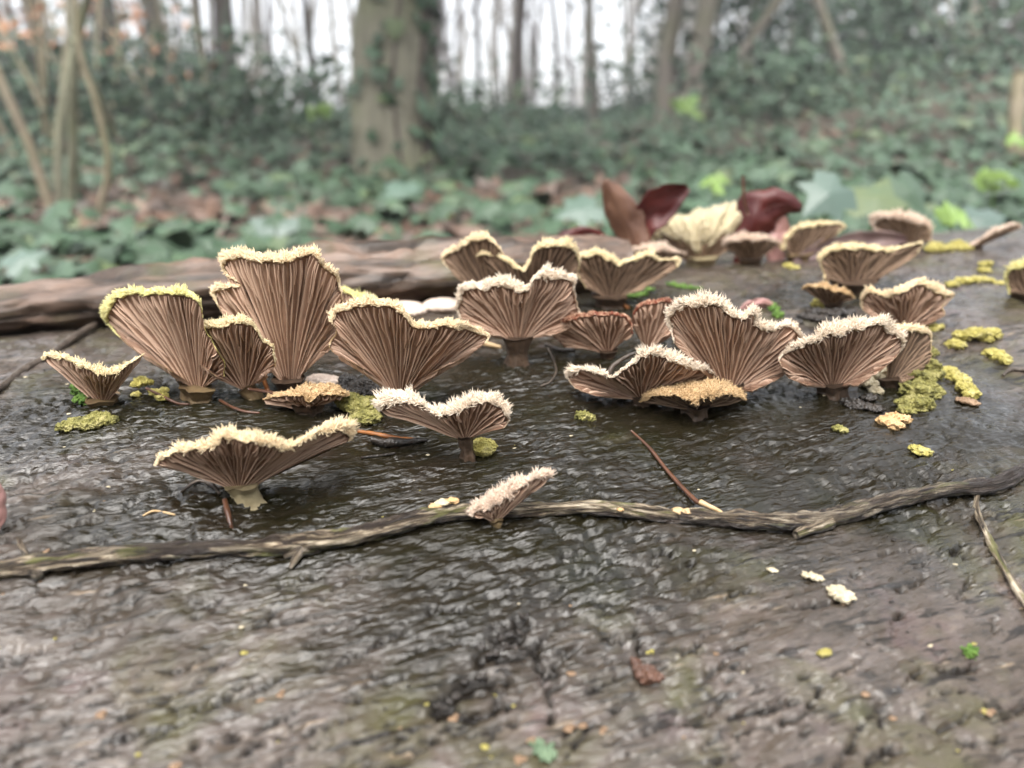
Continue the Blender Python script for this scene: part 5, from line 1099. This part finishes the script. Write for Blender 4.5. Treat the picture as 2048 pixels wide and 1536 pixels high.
for i, a in enumerate((
    ('dense evergreen shrub behind the hazel stems', 60, 3.6, .45, 1.2, 700, 'evergreen', .06), ('evergreen shrub right of the hazel bush', 330, 3.4, .40, 1.1, 800, 'evergreen', .055),
    ('tall loose evergreen shrub under the grey trunk', 340, 5.2, .65, 1.3, 600, 'evergreen', .07), ('bushy evergreen between hazel and the far trunks', 190, 5.0, .75, 1.6, 700, 'evergreen', .07),
    ('low evergreen shrub left of the thick tree', 560, 4.2, .45, 1.2, 900, 'ivy', .06), ('evergreen mass behind the twin grey trunks', 1470, 6.6, 1.5, 2.0, 2600, 'evergreen', .08),
    ('dark evergreen mass high on the slope', 1750, 7.2, 1.3, 1.8, 2300, 'evergreen', .08), ('evergreen shrub left of the twin grey trunks', 1290, 8.2, .6, 1.6, 600, 'evergreen', .08),
    ('holly-like shrub behind the slim leaning trunk', 920, 8.6, .45, 1.8, 600, 'evergreen', .08), ('ivy mound below the twin trunks', 1560, 4.6, .4, 1.4, 1100, 'ivy', .065),
    ('loose green shrub near the right border', 1900, 5.2, .7, 1.4, 900, 'ivy', .07), ('leafy shrub at the left border of the undergrowth', -40, 4.6, .7, 1.3, 700, 'evergreen', .065),
    ('light green shrub high on the slope', 1620, 8.5, 1.5, 1.8, 1300, 'ivy', .09), ('shrub behind the ivy-clad tree on its right', 940, 5.2, .35, 1.3, 700, 'ivy', .06))):
    shrub(a[0], a[1], a[2], a[3], a[4], a[5], a[6], a[7], i)
for i, a in enumerate((('beech sapling with withered orange leaves at the upper left', 70, 3.0, 1.1, 1.0, 300, .05), ('withered orange sapling right of the dark brown trunk', 360, 4.0, .9, .8, 110, .05),
                       ('sparse withered sapling by the right border', 1900, 6.0, 1.6, .9, 70, .07), ('sparse withered sapling behind the hazel', 170, 3.8, 1.2, .9, 140, .05))):
    shrub(a[0], a[1], a[2], a[3], a[4], a[5], 'hangleaf', a[6], 40 + i, 'tb_pale', name='sapling', nst=5, low=.35)
# hazel bush: pale stems from one stool
def hazel():
    d = 1.55
    st = [[(108, 445, 13), (66, 310, 12), (10, 180, 11), (-60, 20, 10), (-120, -140, 8)], [(124, 448, 12), (116, 320, 12), (130, 180, 12), (146, 70, 11), (130, -70, 9), (110, -220, 7)],
          [(138, 446, 12), (146, 320, 12), (146, 190, 11), (158, 70, 10), (190, -70, 8), (230, -230, 6)], [(146, 80, 9), (176, 150, 9), (205, 215, 10), (232, 272, 9)],
          [(195, 455, 10), (203, 405, 10), (216, 350, 9), (212, 292, 8), (190, 200, 7), (160, 100, 6), (150, -40, 5)]]
    c0 = at_y(np.array(124), np.array(445), np.array(d)); g = np.array([c0[0], d, float(gz(c0[0], d))])
    root = thing('hazel_bush', 'hazel bush of pale slanting stems in the left undergrowth', 'shrub', g)
    for i, s_ in enumerate(st):
        q = np.array(s_, float); dd = d + np.linspace(0, .12, len(q)) * (1 if i % 2 else -1)
        P = at_y(q[:, 0], q[:, 1], dd); rr = q[:, 2] * d / FPX * .72
        if i != 3: P = np.vstack([[P[0][0], P[0][1], float(gz(P[0][0], P[0][1])) - .03], P]); rr = np.r_[rr[0], rr]
        S = spline(np.c_[P, rr], 30); V, F = tube(S[:, :3], S[:, 3], 9, .12, i); part('stem', V, F, M['tb_pale' if i in (0, 4) else 'tb_moss'], root)
hazel()
def post():
    d = 2.1; P = at_y(np.array([2032., 2030., 2034., 2040.]), np.array([330., 270., 190., 140.]), np.full(4, d))
    P = np.vstack([[P[0][0], d, float(gz(P[0][0], d)) - .05], P]); S = spline(np.c_[P, np.full(5, 13 * d / FPX)], 24)
    V, F = tube(S[:, :3], S[:, 3], 10, .2, 3); o = link('dead_stump', mesh_from('dead_stump', V - P[0], F, M['tb_pale']), None, P[0]); tag(o, 'pale broken dead stem standing by the right border', 'stump')
post()
# far-off wood: thin poles that read as one mass
def far_wood():
    r = np.random.default_rng(3); ps = []
    for i in range(330):
        px = r.uniform(-500, 2550); d = r.uniform(30, 60)
        if 540 < px < 715 and r.random() < .8: continue
        if 885 < px < 1270 and r.random() < .55: continue
        x = col_x(px, d); z = float(gz(x, d)); h = r.uniform(6, 13); l = r.normal(0, .05)
        ps.append(tube(np.array([[x, d, z - .3], [x + l * h * .5, d, z + h * .5], [x + l * h, d, z + h]]), np.array([1, .8, .3]) * r.uniform(.05, .14), 5))
    for i in range(500):
        px = r.uniform(-500, 2550); d = r.uniform(22, 50); x = col_x(px, d); z = float(gz(x, d))
        if 540 < px < 715 and r.random() < .6: continue
        a = r.normal(0, .7); L = r.uniform(.8, 2.4); z0 = z + r.uniform(0, 5)
        ps.append(tube(np.array([[x, d, z0], [x + math.sin(a) * L, d, z0 + abs(math.cos(a)) * L]]), np.array([.03, .012]), 4))
    V, F = merge(ps); o = link('distant_wood', mesh_from('distant_wood', V, F, M['tb_grey'])); tag(o, 'distant bare wood against the white sky', 'wood'); o['kind'] = 'stuff'
    # scrub line at the foot of the far wood
    n = 9000; d = r.uniform(9, 32, n); x = r.uniform(-.95, .95, n) * d
    hmax = .35 + .9 * np.clip(np.abs(x / d - .06) - .16, 0, .4) / .4 * 1.6
    gap = np.exp(-((x / d * 1623 + 1024 - 620) / 120) ** 2)
    z = gz(x, d) + r.random(n) ** 1.4 * hmax * d * .055 * (1 - .75 * gap)
    V, F, sh = leaf_cloud(np.stack([x, d, z], 1), r.normal(0, .6, (n, 3)) + np.array([0, -.4, .6]), r.uniform(.10, .22, n), r, 'oval')
    o = link('distant_scrub', mesh_from('distant_scrub', V, F, M['evergreen'], smooth=False, attrs={'shade': sh})); tag(o, 'dull green scrub along the foot of the far wood', 'scrub'); o['kind'] = 'stuff'
far_wood()

# unseen hollies added round and behind the camera to shade the log's near side
def holly(label, x, y, hgt, wid, n, seed):
    r = np.random.default_rng(seed + 4000); z0 = float(gz(x, y)); root = thing('shade_holly_tree', label, 'tree', (x, y, z0), 'unseen hollies added this side of the log')
    Q = np.array([[x, y, z0 - .1], [x + .03, y, z0 + hgt * .5], [x, y + .04, z0 + hgt]]); V, F = tube(spline(Q, 12), np.linspace(.07, .01, 12), 8, .1, seed); part('trunk', V, F, M['tb_grey'], root)
    h = r.random(n) ** .9; a = r.uniform(0, 6.283, n); rad = wid * .5 * np.sqrt(r.random(n)) * (1.05 - .8 * h) * (1 + .25 * np.sin(a * 3 + h * 9 + seed))
    P = np.stack([x + np.cos(a) * rad, y + np.sin(a) * rad, z0 + .12 + h * (hgt - .1)], 1)
    V, F, sh = leaf_cloud(P, r.normal(0, .6, (n, 3)) + np.array([0, 0, .7]), r.uniform(.09, .16, n), r, 'oval')
    o = part('crown', V, F, M['evergreen'], root, smooth=False, attrs={'shade': sh}); o['kind'] = 'stuff'
for i, (x, y, h, w_) in enumerate(((-.2, -2.0, 3.4, 2.3), (1.7, -1.7, 3.0, 2.0), (-2.0, -1.5, 2.8, 1.9), (-3.0, .6, 2.6, 1.6), (3.1, .3, 2.8, 1.9), (.8, -3.2, 4.2, 2.6))):
    holly('unseen bushy holly added on the open side of the log to block light', x, y, h, w_, 3000, i)

# ------------------------------------------------------------------ misty air
def haze():
    x0, x1, y0, y1, z0, z1 = -75, 75, -70, 75, -12, 16
    V = np.array([(x, y, z) for x in (x0, x1) for y in (y0, y1) for z in (z0, z1)], float)
    F = [[0, 1, 3, 2], [4, 6, 7, 5], [0, 4, 5, 1], [2, 3, 7, 6], [0, 2, 6, 4], [1, 5, 7, 3]]
    m = bpy.data.materials.new('mist'); m.use_nodes = True; t = m.node_tree; t.nodes.clear()
    o = t.nodes.new('ShaderNodeOutputMaterial'); p = t.nodes.new('ShaderNodeVolumePrincipled')
    p.inputs['Color'].default_value = (.93, .95, 1, 1); p.inputs['Density'].default_value = 0.011; p.inputs['Anisotropy'].default_value = 0.2
    t.links.new(p.outputs[0], o.inputs['Volume'])
    h = link('haze', mesh_from('haze', V, F, m, smooth=False)); tag(h, 'thin pale mist hanging in the wood', 'mist'); h['kind'] = 'stuff'
haze()
